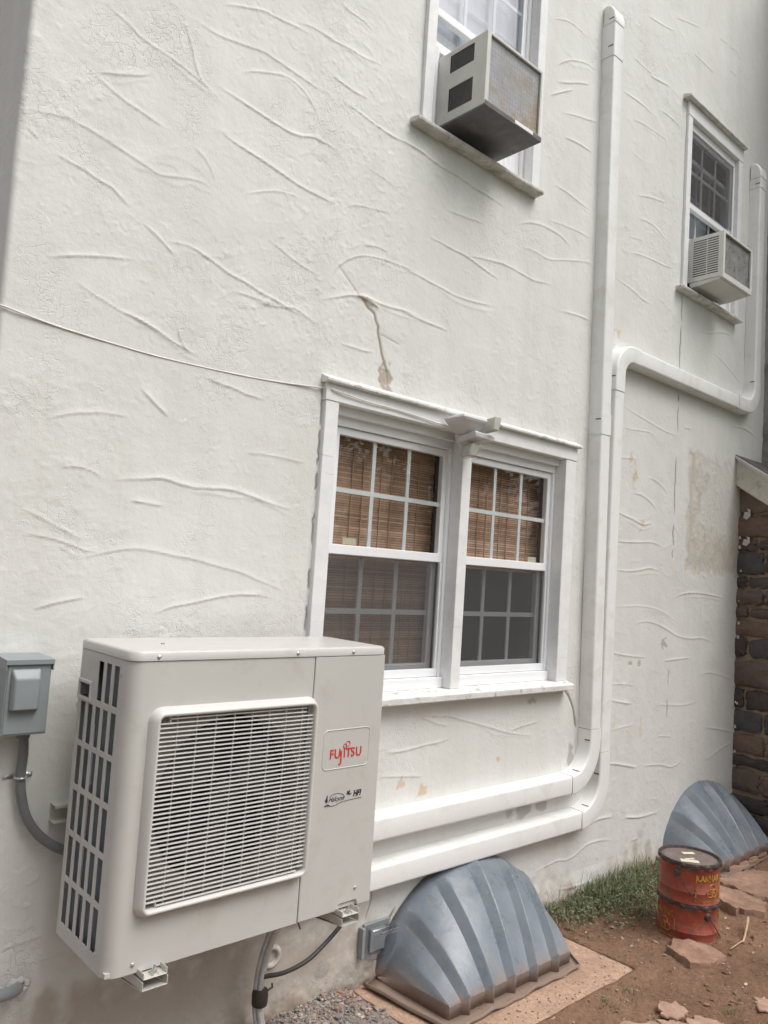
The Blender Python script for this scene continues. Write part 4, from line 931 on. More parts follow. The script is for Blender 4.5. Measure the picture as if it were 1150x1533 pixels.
for k, (o1, o2, rr4) in enumerate(((0.0, 0.0, 0.010), (0.018, 0.008, 0.009), (-0.014, 0.010, 0.008))):
    b = MB(); b.tube(curve_pts([(0.79 + o1, -0.19 + o2, 0.02), (0.775 + o1, -0.16 + o2, -0.10), (0.762 + o1 * .9, -0.11 + o2, -0.22), (0.748 + o1 * .8, -0.09 + o2, -0.33), (0.745 + o1 * .7, -0.09 + o2, -0.45), (0.770 + o1 * .8, -0.10 + o2, -0.56)], 10), rr4, 14)
    b.build('hose', VINYLT, hs_, smooth=True)
b = MB(); b.tube([(0.749, -0.088, -0.385), (0.748, -0.088, -0.40), (0.748, -0.088, -0.43), (0.748, -0.088, -0.437)], [0.025, 0.029, 0.028, 0.026], 16); b.tube([(0.77, -0.10, -0.392), (0.79, -0.10, -0.385), (0.787, -0.10, -0.372)], 0.0035, 6); b.build('tape', TAPE, hs_, auto=40)
settle(hs_)
cb = empty('black_cable', (0.9, -0.05, -0.35), 'black cable looping from the hoses to the clear outlet cover', 'cable')
b = MB(); b.tube(curve_pts([(0.755, -0.09, -0.345), (0.86, -0.075, -0.365), (0.97, -0.06, -0.36), (1.06, -0.05, -0.325), (1.13, -0.06, -0.265), (1.19, -0.06, -0.20)], 10), 0.008, 12)
cbo = b.build('cable', RUBBER, cb, smooth=True)
b = MB(); b.tube([(0.80, -0.17, -0.09), (0.895, -0.10, -0.215)], 0.0028, 6); b.build('tie', RUBBER, cb, smooth=True); settle(cb)
gr = MB(); gr.lathe([(0.042, 0.0), (0.044, -0.006), (0.034, -0.014), (0.026, -0.012), (0.024, 0.0)], (0.845, 0.0, -0.335), 24, 'y'); tag(gr.build('sleeve_collar', SEAL, smooth=True), 'round white collar sealing the hole behind the drain hoses', 'collar')
ob = empty('outlet_box', (1.36, 0, -0.40), 'outdoor outlet under a clear bubble cover below the pipe covers', 'outlet')
b = MB(); b.box(1.268, 1.284, -0.030, -0.001, -0.455, -0.335); b.box(1.288, 1.425, -0.014, -0.001, -0.460, -0.328); b.build('back_box', GREYPVC, ob, bevel=0.004)
b = MB(); b.box(1.315, 1.395, -0.026, -0.0145, -0.440, -0.350); b.build('outlet_plate', GREYBOX, ob, bevel=0.004)
b = MB(); b.prism([(-0.0145, -0.462), (-0.045, -0.462), (-0.062, -0.445), (-0.068, -0.36), (-0.056, -0.335), (-0.0145, -0.330)], 'x', 1.292, 1.425); cv_ = b.build('clear_cover', CLEARPL, ob, bevel=0.008, seg=3, auto=40)
b = MB(); b.prism([(-0.069, -0.362), (-0.076, -0.362), (-0.074, -0.348), (-0.058, -0.338)], 'x', 1.33, 1.43); b.build('latch', CLEARPL, ob, bevel=0.003)
settle(ob)

# ================================================================== WINDOW AIR CONDITIONERS
def shifted(u, v, d): return (u, v, d)
def ac_one():
    r = empty('air_conditioner', (1.67, -0.1, 3.12), 'old air conditioner with rust-stained coil in the window above the double window', 'air conditioner', 'air conditioners in upper windows')
    x0, x1, z0, z1, yf, yb = 1.474, 1.866, 3.118, 3.452, -0.222, 0.16
    holes = [(0.066, 0.210, 3.346, 3.430), (0.066, 0.210, 3.163, 3.272)]
    plate(holes, 0.0, yb - yf, z0, z1, 0.003, lambda u, v, d: (x0 + d, yf + u, v), name='case', m=ACW, parent=r, bevel=0.001)
    b = MB(); b.box(x1 - 0.003, x1, yf, yb, z0, z1); b.box(x0 + 0.0035, x1 - 0.0035, yf, yb, z1 - 0.003, z1); b.build('case_side', ACW, r, bevel=0.001)
    for _, _, za, zb in holes:
        g = MB(); k = za + 0.004
        while k < zb: g.prism([(yf + 0.066, k), (yf + 0.210, k), (yf + 0.210, k + 0.004), (yf + 0.066, k + 0.004)], 'x', x0 + 0.004, x0 + 0.010); k += 0.0085
        g.build('side_louvres', DARKPL, r)
    b = MB(); b.box(x0 + 0.011, x0 + 0.013, yf + 0.05, yf + 0.23, z0 + 0.02, z1 - 0.005); b.build('louvre_backing', FANM, r)
    plate([(x0 + 0.024, x1 - 0.010, z0 + 0.022, z1 - 0.012)], x0 - 0.001, x1 + 0.001, z0, z1 + 0.001, 0.012, lambda u, v, d: (u, yf - 0.010 + d, v), name='front_frame', m=ACW, parent=r, bevel=0.002)
    b = MB(); b.box(x0 + 0.02, x1 - 0.008, yf + 0.004, yf + 0.02, z0 + 0.02, z1 - 0.01); b.build('coil', RUSTYW, r)
    b = MB(); k = x0 + 0.026
    while k < x1 - 0.01: b.box(k, k + 0.0012, yf - 0.0018, yf - 0.0006, z0 + 0.022, z1 - 0.012); k += 0.019
    k = z0 + 0.036
    while k < z1 - 0.014: b.box(x0 + 0.024, x1 - 0.01, yf - 0.0035, yf - 0.0022, k, k + 0.0012); k += 0.0225
    b.build('guard_wires', WIREM, r)
    b = MB(); b.box(x0 - 0.002, x1 + 0.004, yf - 0.018, yb, z0 - 0.010, z0 - 0.0005); b.box(x0 - 0.002, x1 + 0.004, yf - 0.018, yf - 0.014, z0 - 0.0005, z0 + 0.014); b.build('base_pan', ACBASE, r, bevel=0.002)
    b = MB(); b.box(x0 + 0.20, x0 + 0.33, yf - 0.0195, yf - 0.0182, z0 - 0.004, z0 + 0.012); b.build('data_plate', VINYL, r)
    for x, z, dx_, dz_ in ((1.60, 3.27, .006, .03), (1.735, 3.25, .018, -.03), (1.74, 3.29, .01, .012), (1.80, 3.37, .006, .012), (1.70, 3.36, .003, .01), (1.80, 3.25, .004, .03)):
        b = MB(); b.tube([(x, yf - 0.006, z), (x + dx_, yf - 0.008, z + dz_)], 0.0022, 5); b.build('stuck_straw', CREAM, r)
    settle(r); return r
ac_one()
def ac_two():
    r = empty('air_conditioner', (3.98, -0.1, 3.07), 'small air conditioner with louvred side in the far right upper window', 'air conditioner', 'air conditioners in upper windows')
    x0, x1, z0, z1, yf, yb = 3.776, 4.195, 3.072, 3.362, -0.214, 0.12
    hs2 = []; k = z0 + 0.030
    while k < z1 - 0.03: hs2 += [(0.022, 0.094, k, k + 0.0075), (0.100, 0.188, k, k + 0.0075)]; k += 0.0152
    plate(hs2, 0.0, yb - yf, z0, z1, 0.003, lambda u, v, d: (x0 + d, yf + u, v), name='case', m=ACW2, parent=r)
    b = MB(); b.box(x0 + 0.013, x0 + 0.016, yf + 0.01, yf + 0.20, z0 + 0.01, z1 - 0.01); b.build('louvre_backing', FANM, r)
    b = MB(); b.box(x1 - 0.003, x1, yf, yb, z0, z1); b.box(x0 + 0.0035, x1 - 0.0035, yf, yb, z1 - 0.003, z1); b.build('case_side', ACW2, r, bevel=0.001)
    plate([(x0 + 0.022, x1 - 0.020, z0 + 0.024, z1 - 0.010)], x0 - 0.002, x1 + 0.002, z0 - 0.012, z1 + 0.002, 0.014, lambda u, v, d: (u, yf - 0.012 + d, v), name='front_frame', m=ACW2, parent=r, bevel=0.002)
    b = MB(); b.box(x0 + 0.02, x1 - 0.018, yf + 0.004, yf + 0.02, z0 + 0.02, z1 - 0.008); b.build('coil', DUSTYCOIL, r)
    for q in range(34):
        b = MB(); x = random.uniform(x0 + .03, x1 - .03); z = random.uniform(z0 + .03, z1 - .03); b.box(x, x + .003, yf, yf + 0.0035, z, z + random.uniform(.006, .03)); b.build('bent_fin', STEEL, r)
    b = MB(); b.prism([(yf, z0 - 0.001), (yf + 0.01, z0 - 0.014), (yf + 0.14, z0 - 0.032), (yf + 0.20, z0 - 0.034), (yf + 0.212, z0 - 0.010), (yf + 0.20, z0 - 0.001)], 'x', x0 + 0.002, x1 - 0.002); b.build('drip_pan', ACW2, r, bevel=0.004)
    settle(r); return r
ac_two()

# ================================================================== FLOODLIGHT AND THIN CABLE
fl = empty('floodlight', (1.70, -0.02, 1.76), 'grey-white twin floodlight with motion sensor above the middle of the double window', 'floodlight')
def hexa(b, p, q): b.add(list(p) + list(q), [(3, 2, 1, 0), (4, 5, 6, 7), (0, 1, 5, 4), (1, 2, 6, 5), (2, 3, 7, 6), (3, 0, 4, 7)])
b = MB(); b.lathe([(0.0, -0.034), (0.040, -0.034), (0.052, -0.022), (0.052, 0.0)], (1.690, -0.0235, 1.715), 24, 'y'); b.tube([(1.69, -0.05, 1.715), (1.66, -0.10, 1.745)], 0.016, 12); b.tube([(1.70, -0.05, 1.715), (1.76, -0.09, 1.70)], 0.014, 12); b.build('mount', LAMPW, fl, auto=40)
b = MB(); hexa(b, [(1.610, -0.110, 1.715), (1.675, -0.110, 1.715), (1.675, -0.050, 1.713), (1.610, -0.050, 1.713)], [(1.520, -0.178, 1.765), (1.682, -0.178, 1.765), (1.682, -0.040, 1.765), (1.540, -0.040, 1.765)]); hexa(b, [(1.520, -0.178, 1.7652), (1.682, -0.178, 1.7652), (1.682, -0.040, 1.7652), (1.540, -0.040, 1.7652)], [(1.530, -0.172, 1.786), (1.680, -0.172, 1.786), (1.680, -0.040, 1.780), (1.545, -0.040, 1.780)]); b.build('lamp_head', LAMPW, fl, bevel=0.007, seg=3, auto=40)
b = MB(); hexa(b, [(1.692, -0.20, 1.735), (1.730, -0.20, 1.735), (1.730, -0.08, 1.725), (1.692, -0.08, 1.725)], [(1.705, -0.20, 1.800), (1.748, -0.20, 1.800), (1.748, -0.08, 1.785), (1.705, -0.08, 1.785)]); b.build('lamp_head', LENS, fl, bevel=0.006, seg=2, auto=50)
b = MB(); hexa(b, [(1.615, -0.165, 1.695), (1.735, -0.165, 1.690), (1.735, -0.06, 1.680), (1.625, -0.06, 1.680)], [(1.605, -0.17, 1.722), (1.750, -0.17, 1.716), (1.750, -0.06, 1.705), (1.61, -0.06, 1.705)]); b.build('bracket_plate', LAMPW, fl, bevel=0.006, seg=2, auto=50)
b = MB(); hexa(b, [(1.620, -0.13, 1.615), (1.668, -0.13, 1.615), (1.668, -0.075, 1.607), (1.620, -0.075, 1.607)], [(1.628, -0.14, 1.672), (1.690, -0.14, 1.668), (1.690, -0.075, 1.66), (1.628, -0.075, 1.66)]); b.build('sensor', LENS, fl, bevel=0.007, seg=2, auto=50)
b = MB(); b.tube([(1.66, -0.09, 1.66), (1.672, -0.09, 1.70)], 0.012, 10); b.build('sensor_neck', LAMPW, fl, smooth=True)
settle(fl)
b = MB(); cp = [(-0.300, 0.10, 1.785), (-0.301, 0.02, 1.782), (-0.281, -0.005, 1.777), (-0.133, -0.004, 1.759), (0.056, -0.003, 1.748), (0.241, -0.003, 1.743), (0.498, -0.003, 1.749), (0.698, -0.003, 1.761), (0.896, -0.014, 1.779), (0.94, -0.030, 1.776), (1.10, -0.030, 1.765), (1.30, -0.029, 1.762), (1.60, -0.03, 1.745)]
b.tube(curve_pts(cp, 8), 0.0028, 8); CABP = mat('painted_cable', (0.70, 0.69, 0.66), 0.6, var=0.1, vs=12, dirt=(0.45, 0.4, 0.33), dscale=8, damt=(0.62, 0.7))
tag(b.build('painted_cable', CABP, smooth=True), 'thin white painted cable sagging across the wall to the double window', 'cable')
# ================================================================== GROUND
GZ = -0.565
def gheight(x, y):
    return GZ + 0.028 * max(0.0, min(x - 2.3, 2.4)) + 0.02 * math.sin(x * 1.7 + y * 2.1) * 0.4
def build_ground():
    near = np.arange(-0.8, 5.4, 0.0125); xs = np.concatenate([[-400, -120, -40, -15, -7, -4, -2.5, -1.6, -1.2], near, [5.6, 6, 7, 9, 13, 20, 45, 120, 400]])
    ny_ = np.arange(-2.0, 0.08, 0.0125); ys = np.concatenate([[-400, -120, -45, -20, -11, -7, -5, -4, -3.2, -2.6, -2.2], ny_, [0.3, 0.9, 2, 5, 12, 40, 120, 400]])
    X, Y = np.meshgrid(xs, ys)
    base = GZ + 0.028 * np.clip(X - 2.3, 0, 2.4) + 0.008 * np.sin(X * 1.7 + Y * 2.1)
    det = (fbm(X, Y, 0.35, 101, 3) - .5) * 0.035 + (fbm(X, Y, 0.06, 111, 3) - .5) * 0.014
    lumps = np.clip(fbm(X, Y, 0.09, 121, 2) - 0.58, 0, 1) * 0.09 * np.clip((X - 2.7) / 0.4, 0, 1)
    m = ((X > -0.8) & (X < 5.4) & (Y > -2.0) & (Y < 0.08)).astype(float)
    z = base + (det + lumps) * m - 0.030 * (1 - m)
    # gravelly bank under the condenser, lower dirt in front of the slab
    gv = np.clip((1.36 - X) / 0.15, 0, 1) * np.clip((Y + 0.75) / 0.2, 0, 1)
    z += gv * 0.010 + gv * m * (fbm(X, Y, 0.03, 131, 2) - .5) * 0.02
    inslab = ((X > 1.22) & (X < 2.36) & (Y > -0.60) & (Y < 0.1)); z = np.where(inslab, GZ - 0.05, z)
    lowf = np.clip((2.6 - X) / .3, 0, 1) * np.clip((-0.60 - Y) / 0.06, 0, 1) * m; z -= lowf * 0.028
    V = np.stack([X, Y, z], -1).reshape(-1, 3); nr, nc = X.shape
    jj, ii = np.mgrid[0:nr - 1, 0:nc - 1]; a = (jj * nc + ii).ravel(); F = np.stack([a, a + 1, a + nc + 1, a + nc], 1)
    me = bpy.data.meshes.new('ground'); me.from_pydata(V.tolist(), [], F.tolist()); me.update()
    me.polygons.foreach_set('use_smooth', [True] * len(me.polygons))
    at = me.attributes.new('gravelly', 'FLOAT', 'POINT'); at.data.foreach_set('value', np.clip(gv * 1.3, 0, 1).astype(np.float32).ravel())
    at = me.attributes.new('bounce_lawn', 'FLOAT', 'POINT'); at.data.foreach_set('value', (np.clip((-1.9 - Y) / 0.5, 0, 1)).astype(np.float32).ravel())  # out-of-view green area, there for its bounce light
    me.materials.append(GROUNDM); o = bpy.data.objects.new('ground', me); C.objects.link(o)
    tag(o, 'red-brown packed dirt at the foot of the wall', 'ground', kind='structure'); return V[:, 2].reshape(nr, nc), xs, ys
gz, gxs, gys = build_ground()
def gh(x, y):
    i = min(max(np.searchsorted(gxs, x), 1), len(gxs) - 1); j = min(max(np.searchsorted(gys, y), 1), len(gys) - 1); return float(gz[j, i])

# concrete slab under the near window-well cover
def rough_slab(name, poly, z0, z1, m, seg=0.03, amp=0.006, seed=1, edge=0.012, bevel=0.01, parent=None, tilt=(0, 0)):
    """a slab with broken, uneven edges: outline resampled and jittered, top gently displaced"""
    rg = np.random.default_rng(seed); P = []
    n = len(poly)
    for i in range(n):
        a, b_ = np.array(poly[i], float), np.array(poly[(i + 1) % n], float); k = max(1, int(np.linalg.norm(b_ - a) / seg))
        for t in range(k): q = a + (b_ - a) * t / k; P.append(q + rg.normal(0, edge, 2) * (0.4 if t == 0 else 1) * 0.5)
    P = np.array(P); c = P.mean(0); N = len(P); V = []; F = []
    rings = [(1.0, z0), (1.0, z0 + (z1 - z0) * 0.55), (0.985, z1 - bevel * 0.25), (0.955, z1)] + [(s, z1) for s in (0.85, 0.7, 0.5, 0.3, 0.12)]
    for ri, (s, z) in enumerate(rings):
        for k in range(N):
            q = c + (P[k] - c) * s; dz = rg.normal(0, amp) * (0.5 if ri > 2 else 1.0) if ri > 0 else 0
            V.append((q[0], q[1], z + dz + tilt[0] * (q[0] - c[0]) + tilt[1] * (q[1] - c[1])))
    for r in range(len(rings) - 1):
        for k in range(N): F.append((r * N + k, r * N + (k + 1) % N, (r + 1) * N + (k + 1) % N, (r + 1) * N + k))
    F.append(tuple((len(rings) - 1) * N + k for k in range(N))); F.append(tuple(range(N))[::-1])
    b = MB(); b.add(V, F); return b.build(name, m, parent, auto=38)
tag(rough_slab('concrete_slab', [(1.24, 0.02), (1.24, -0.60), (1.80, -0.612), (2.10, -0.60), (2.392, -0.612), (2.395, -0.10), (2.395, 0.02)], GZ - 0.11, GZ, SLABM, seg=0.025, amp=0.0016, seed=4, edge=0.006), 'dusty pinkish concrete slab under the nearer window well cover', 'slab')

# ================================================================== WINDOW-WELL COVERS
def well_cover(ox, oy, oz, label, sx=1.0):
    root = empty('window_well_cover', (1.85 + ox, -0.2 + oy, GZ + oz), label, 'well cover', 'ribbed window well covers')
    T = lambda x, y, z: (1.85 + (x - 1.85) * sx + ox, y + oy, z + oz)
    zb = GZ + 0.012; n = 120
    cxw, hw, ht = 1.872, 0.515, 0.385
    def arc(t, s=1.0):   # t 0..1 left to right over the wall arch
        a = math.pi * (1 - t); c, s_ = math.cos(a), math.sin(a)
        return cxw + hw * s * math.copysign(abs(c) ** 0.92, c), zb + ht * s * s_ ** 1.22
    # front foot line: short left return, straight front, short right return
    fl_ = [(1.357, -0.03), (1.378, -0.400), (2.150, -0.402), (2.385, -0.03)]
    L = [math.dist(fl_[i], fl_[i + 1]) for i in range(3)]
    def foot(t):
        # the side returns take the first and last stretch
        if t < 0.13: i, k = 0, t / 0.13
        elif t > 0.90: i, k = 2, (t - 0.90) / 0.10
        else: i, k = 1, (t - 0.13) / 0.77
        return fl_[i][0] + (fl_[i + 1][0] - fl_[i][0]) * k, fl_[i][1] + (fl_[i + 1][1] - fl_[i][1]) * k
    ribs = [0.262, 0.399, 0.531, 0.668, 0.80]       # along the front foot
    # matching parameter along the arch for each rib (ribs fan out towards the arch)
    ta = np.interp
    tf_ = [0.0, 0.13, 0.222, 0.362, 0.495, 0.640, 0.788, 0.90, 1.0]
    tA = [0.0, 0.13, 0.235, 0.375, 0.50, 0.615, 0.73, 0.86, 1.0]
    ribc = tf_[2:7]
    V = []; cols = []
    def rib_h(t):
        h = 0.0
        for c in ribc:
            d = t - c; h = max(h, 0.0 if d < -0.026 or d > 0.012 else (1 + d / 0.026 if d < 0 else (1.0 if d < 0.007 else 1 - (d - 0.007) / 0.005)))
        return h
    ts = sorted(set([i / n for i in range(n + 1)] + [c + s * k for c in ribc for s, k in ((-1, .0275), (-1, .026), (-1, .001), (1, .001), (1, .007), (1, .012), (1, .0135))]))
    rows = None
    for t in ts:
        x0, z0_ = arc(ta(t, tf_, tA)); x1, z1_ = arc(ta(t, tf_, tA), 0.965)
        fx, fy = foot(t); r = rib_h(t) * 0.032
        side_f = 1.0
        bx, by, bz = x1 + 0.0, -0.075, z1_
        if t < 0.13: by = -0.03 - 0.045 * (t / 0.13)
        if t > 0.90: by = -0.03 - 0.045 * ((1 - t) / 0.10)
        P0 = Vector((x0, -0.004, z0_)); P1 = Vector((bx, by, bz)); P2 = Vector((fx, fy, zb + 0.055)); P3 = Vector((fx, fy, zb))
        if z1_ < zb + 0.06: P2.z = max(zb + 0.001, min(P2.z, z1_ * 1.0)) if False else min(P2.z, max(z1_, zb + 0.012))
        nrm = Vector((0, -0.75, 0.65)); col = [P0, P0 * 0.5 + P1 * 0.5 + Vector((0, -0.004, 0.006)), P1 + nrm * r * 0.6]
        K = 12
        for k in range(1, K): q = P1.lerp(P2, k / K); bul = math.sin(math.pi * k / K) * 0.018; col.append(q + nrm * (bul + r))
        col += [P2 + nrm * r * 0.9, P2 + Vector((0, -0.004 - r * .6, -0.006)), P3 + Vector((0, -0.004 - r * .6, 0))]
        rows = len(col); cols.append(col)
    for c in cols: V += [T(*p) for p in c]
    Fq = [(i * rows + j, (i + 1) * rows + j, (i + 1) * rows + j + 1, i * rows + j + 1) for i in range(len(ts) - 1) for j in range(rows - 1)]
    b = MB(); b.add(V, Fq); o = b.build('dome', WELLM, root, auto=20); md = o.modifiers.new('s', 'SOLIDIFY'); md.thickness = 0.003
    # flat flange lying on the ground round the foot, dented
    V = []; m_ = 60
    outl = [(1.285, -0.03), (1.335, -0.462), (2.160, -0.452), (2.405, -0.03)]
    def al(P, t):
        i = 0 if t < 0.16 else (1 if t < 0.85 else 2); k = (t / 0.16, (t - 0.16) / 0.69, (t - 0.85) / 0.15)[i]
        return P[i][0] + (P[i + 1][0] - P[i][0]) * k, P[i][1] + (P[i + 1][1] - P[i][1]) * k
    for k in range(m_ + 1):
        t = k / m_; a = al(fl_, t); c = al(outl, t); wv = 0.004 * math.sin(t * 23) + 0.003 * math.sin(t * 57)
        V += [T(a[0], a[1] + 0.006, zb + 0.001), T((a[0] + c[0]) / 2, (a[1] + c[1]) / 2, zb - 0.003 + wv * .5), T(c[0], c[1], zb - 0.002 + wv), T(c[0], c[1] - 0.001, zb + 0.012 + wv)]
    Fq = [(i * 4 + j, (i + 1) * 4 + j, (i + 1) * 4 + j + 1, i * 4 + j + 1) for i in range(m_) for j in range(3)]
    b = MB(); b.add(V, Fq); o = b.build('flange', WELLM, root, auto=40); md = o.modifiers.new('s', 'SOLIDIFY'); md.thickness = 0.003
    settle(root); return root
well_cover(0, 0, 0, 'ribbed blue-grey window well cover below the pipe covers, standing on the slab')
well_cover(2.300, 0.05, 0.045, 'ribbed blue-grey window well cover behind the red cans, by the stone wall', 0.96)

# ================================================================== RED CANS
def can(x, y, z, rot, h, label, top):
    root = empty('paint_can', (x, y, z), label, 'can', 'rusty red cans stacked on the dirt')
    r = 0.138; b = MB()
    b.lathe([(0.0, 0.004), (r - 0.006, 0.004), (r - 0.003, 0.0), (r + 0.002, 0.004), (r, 0.010), (r, h * 0.28), (r + 0.0015, h * 0.29), (r, h * 0.30), (r, h * 0.85), (r + 0.0015, h * 0.86), (r, h * 0.87), (r, h - 0.016)], (x, y, z), 72)
    body = b.build('body', CANM, root, auto=40)
    for v in body.data.vertices:   # dents
        d = Vector((v.co.x - x, v.co.y - y)); a = math.atan2(d.y, d.x); k = 1 - 0.022 * math.exp(-((a + 2.6) / 0.25) ** 2 - ((v.co.z - z - h * .4) / 0.04) ** 2) - 0.018 * math.exp(-((a + 1.2) / 0.3) ** 2 - ((v.co.z - z - h * .7) / 0.03) ** 2)
        v.co.x = x + d.x * k; v.co.y = y + d.y * k
    b = MB(); P = []; N = 96
    for ri, (rr5, hh) in enumerate(((r - 0.002, h - 0.020), (r + 0.007, h - 0.017), (r + 0.0085, h - 0.007), (r + 0.004, h), (r - 0.004, h - 0.001), (r - 0.008, h - 0.010))):
        for k in range(N):
            t = 2 * math.pi * k / N; lug = (0.0018 * (1 if (k // 3) % 2 else -1)) if ri in (1, 2) else 0; dz = (-0.004 * ((k // 3) % 2)) if ri == 1 else 0
            P.append((x + (rr5 + lug) * math.cos(t), y + (rr5 + lug) * math.sin(t), z + hh + dz))
    b.add(P, [(i * N + k, i * N + (k + 1) % N, (i + 1) * N + (k + 1) % N, (i + 1) * N + k) for i in range(5) for k in range(N)]); b.build('rim', CANRIM, root, auto=45)
    b = MB(); b.lathe([(r - 0.007, h - 0.011), (r - 0.016, h - 0.013), (r - 0.018, h - 0.010), (r - 0.05, h - 0.0105), (0.0, h - 0.010)], (x, y, z), 56); lid_ = b.build('lid', CANLID, root, auto=30)
    if top:
        for (px, py, a, w_, l_) in ((0.045, 0.030, -0.6, .030, .062), (-0.060, -0.030, -0.9, .038, .085), (-0.030, -0.015, -0.5, .018, .05)):
            c_, s_ = math.cos(a), math.sin(a); rg = random.Random(int(px * 1000)); pl = [(-l_ / 2, -w_ / 2), (0, -w_ / 2 * rg.uniform(.7, 1.2)), (l_ / 2, -w_ / 2), (l_ / 2 * rg.uniform(.8, 1.1), 0), (l_ / 2, w_ / 2), (0, w_ / 2 * rg.uniform(.7, 1.2)), (-l_ / 2, w_ / 2)]
            b = MB(); b.prism([(x + px + c_ * u - s_ * v, y + py + s_ * u + c_ * v) for u, v in pl], 'z', z + h - 0.0095, z + h - 0.0082); b.build('paper_scrap', CREAM, lid_)
    # bail ear, riveted on
    a = R(rot); ex, ey = math.cos(a), math.sin(a)
    b = MB(); b.tube([(x + ex * (r - .001), y + ey * (r - .001), z + h * .72), (x + ex * (r + .010), y + ey * (r + .010), z + h * .72)], [0.020, 0.011], 16); b.build('bail_ear', CANRIM, root, auto=40)
    b = MB()
    def wrap(th, zz, ra=r + 0.0013): return (x + ra * math.cos(th), y + ra * math.sin(th), z + zz)
    b.tube(curve_pts([(x + ex * (r + .008), y + ey * (r + .008), z + h * .72), wrap(a + .22, h * .52, r + .009), wrap(a + .5, h * .28, r + .010), wrap(a + .85, h * .08, r + .011)], 8), 0.0025, 6); b.build('bail_handle', CANRIM, root, smooth=True)
    # yellow label printing wrapped round the body
    for base in (a + 1.10, a - 1.65):
        def pl(u, v, w_, base=base): return wrap(base + (u - 0.0) / r, v, r + 0.0012)
        text_mesh('KARNAK', 0.038, 'lettering', YELLOW, body, lambda X_, Y_, Z_, base=base: wrap(base + (X_ - 0.065) / r, h * 0.60 + Y_, r + 0.0014 + Z_), sx=0.86, bold=0.0014)
        b = MB()
        def strip(u0, u1, v0, v1):
            k = max(2, int(abs(u1 - u0) / 0.008)); vs = [wrap(base + (u0 + (u1 - u0) * i / k) / r, v, r + 0.0014) for i in range(k + 1) for v in (v0, v1)]
            b.add(vs, [(2 * i, 2 * i + 2, 2 * i + 3, 2 * i + 1) for i in range(k)])
        strip(-0.065, -0.060, h * .12, h * .58); strip(0.072, 0.077, h * .12, h * .58); strip(-0.0649, 0.0769, h * .10, h * .125)
        for du, dv, rr6 in ((0.02, h * .43, .017), (0.008, h * .31, .018), (0.034, h * .31, .018)):
            b.tube([wrap(base + (du + rr6 * math.cos(q * math.pi / 10)) / r, dv + rr6 * math.sin(q * math.pi / 10), r + 0.0012) for q in range(21)], 0.0022, 5)
        b.build('label_print', YELLOW, body)
    settle(root); return root
CX, CY = 2.910, -0.560; CZ = gh(CX, CY) - 0.012; CH = 0.188
can(CX, CY, CZ, -95 - 20, CH, 'lower red can, brighter, resting on the dirt behind a flat stone', False)
can(CX - 0.004, CY - 0.002, CZ + CH - 0.002, -178, CH, 'upper red can, rustier, with cream paper scraps on its lid', True)

# ================================================================== STONES AND GROUND DETAIL
def stone(name, poly, z0, h, seed, label, tilt=(0, 0), m=STONE, group='flat stones lying on the dirt'):
    o = rough_slab(name, poly, z0, z0 + h, m, seg=0.022, amp=0.0035, seed=seed, edge=0.014, tilt=tilt); return tag(o, label, 'stone', group)
g0 = gh(2.72, -0.68)
stone('flat_stone', [(2.735, -0.565), (2.625, -0.630), (2.575, -0.745), (2.640, -0.800), (2.775, -0.812), (2.800, -0.760), (2.790, -0.655)], g0 - 0.016, 0.040, 3, 'large pointed sandstone slab lying just in front of the cans', (0.03, 0.02))
stone('flat_stone', [(3.36, -0.40), (3.29, -0.52), (3.26, -0.64), (3.36, -0.74), (3.50, -0.70), (3.52, -0.56), (3.47, -0.43)], gh(3.4, -.57) - 0.012, 0.052, 5, 'thick sandstone block with a broken end right of the cans', (-0.03, 0.06))
stone('flat_stone', [(3.60, -0.38), (3.55, -0.62), (3.66, -0.80), (3.95, -0.82), (4.08, -0.55), (3.92, -0.40)], gh(3.8, -.6) - 0.024, 0.045, 8, 'broad sandstone slab farthest right, beside the far well cover')
stone('flat_stone', [(3.95, -0.31), (3.80, -0.36), (3.88, -0.40), (4.10, -0.40), (4.35, -0.37), (4.28, -0.31)], gh(4.1, -.35) - 0.016, 0.040, 9, 'narrow stone wedged along the flange of the far well cover')
def flake(poly, z, seed, label, h=0.006, tilt=(0, 0)):
    o = rough_slab('stone_flake', poly, z, z + h, FLAKE, seg=0.018, amp=0.0022, seed=seed, edge=0.014, tilt=tilt); return tag(o, label, 'stone', 'thin stone flakes at the bottom edge')
g1 = gh(2.0, -.85)
flake([(1.99, -0.770), (1.895, -0.785), (1.90, -0.845), (2.02, -0.905), (2.085, -0.895), (2.075, -0.835), (2.03, -0.82)], g1 + .002, 21, 'pale thin stone flake, leftmost at the bottom edge, notched on top', tilt=(0.05, 0.0))
flake([(2.18, -0.80), (2.13, -0.84), (2.15, -0.90), (2.235, -0.90), (2.25, -0.84)], g1 + .020, 22, 'small curled stone flake propped on the middle of the flake pile', tilt=(0.12, 0.05))
flake([(2.10, -0.84), (2.06, -0.90), (2.10, -0.98), (2.18, -0.97), (2.17, -0.88)], g1 + .004, 23, 'brown stone flake under the curled one')
flake([(2.22, -0.90), (2.16, -0.94), (2.17, -1.03), (2.25, -1.06), (2.30, -1.00), (2.28, -0.93)], g1 + .003, 24, 'pale stone flake right of the curled one')
flake([(2.55, -1.02), (2.47, -1.08), (2.52, -1.20), (2.64, -1.22), (2.68, -1.10)], gh(2.55, -1.1) + .000, 25, 'smooth pale stone flake in the bottom right corner')
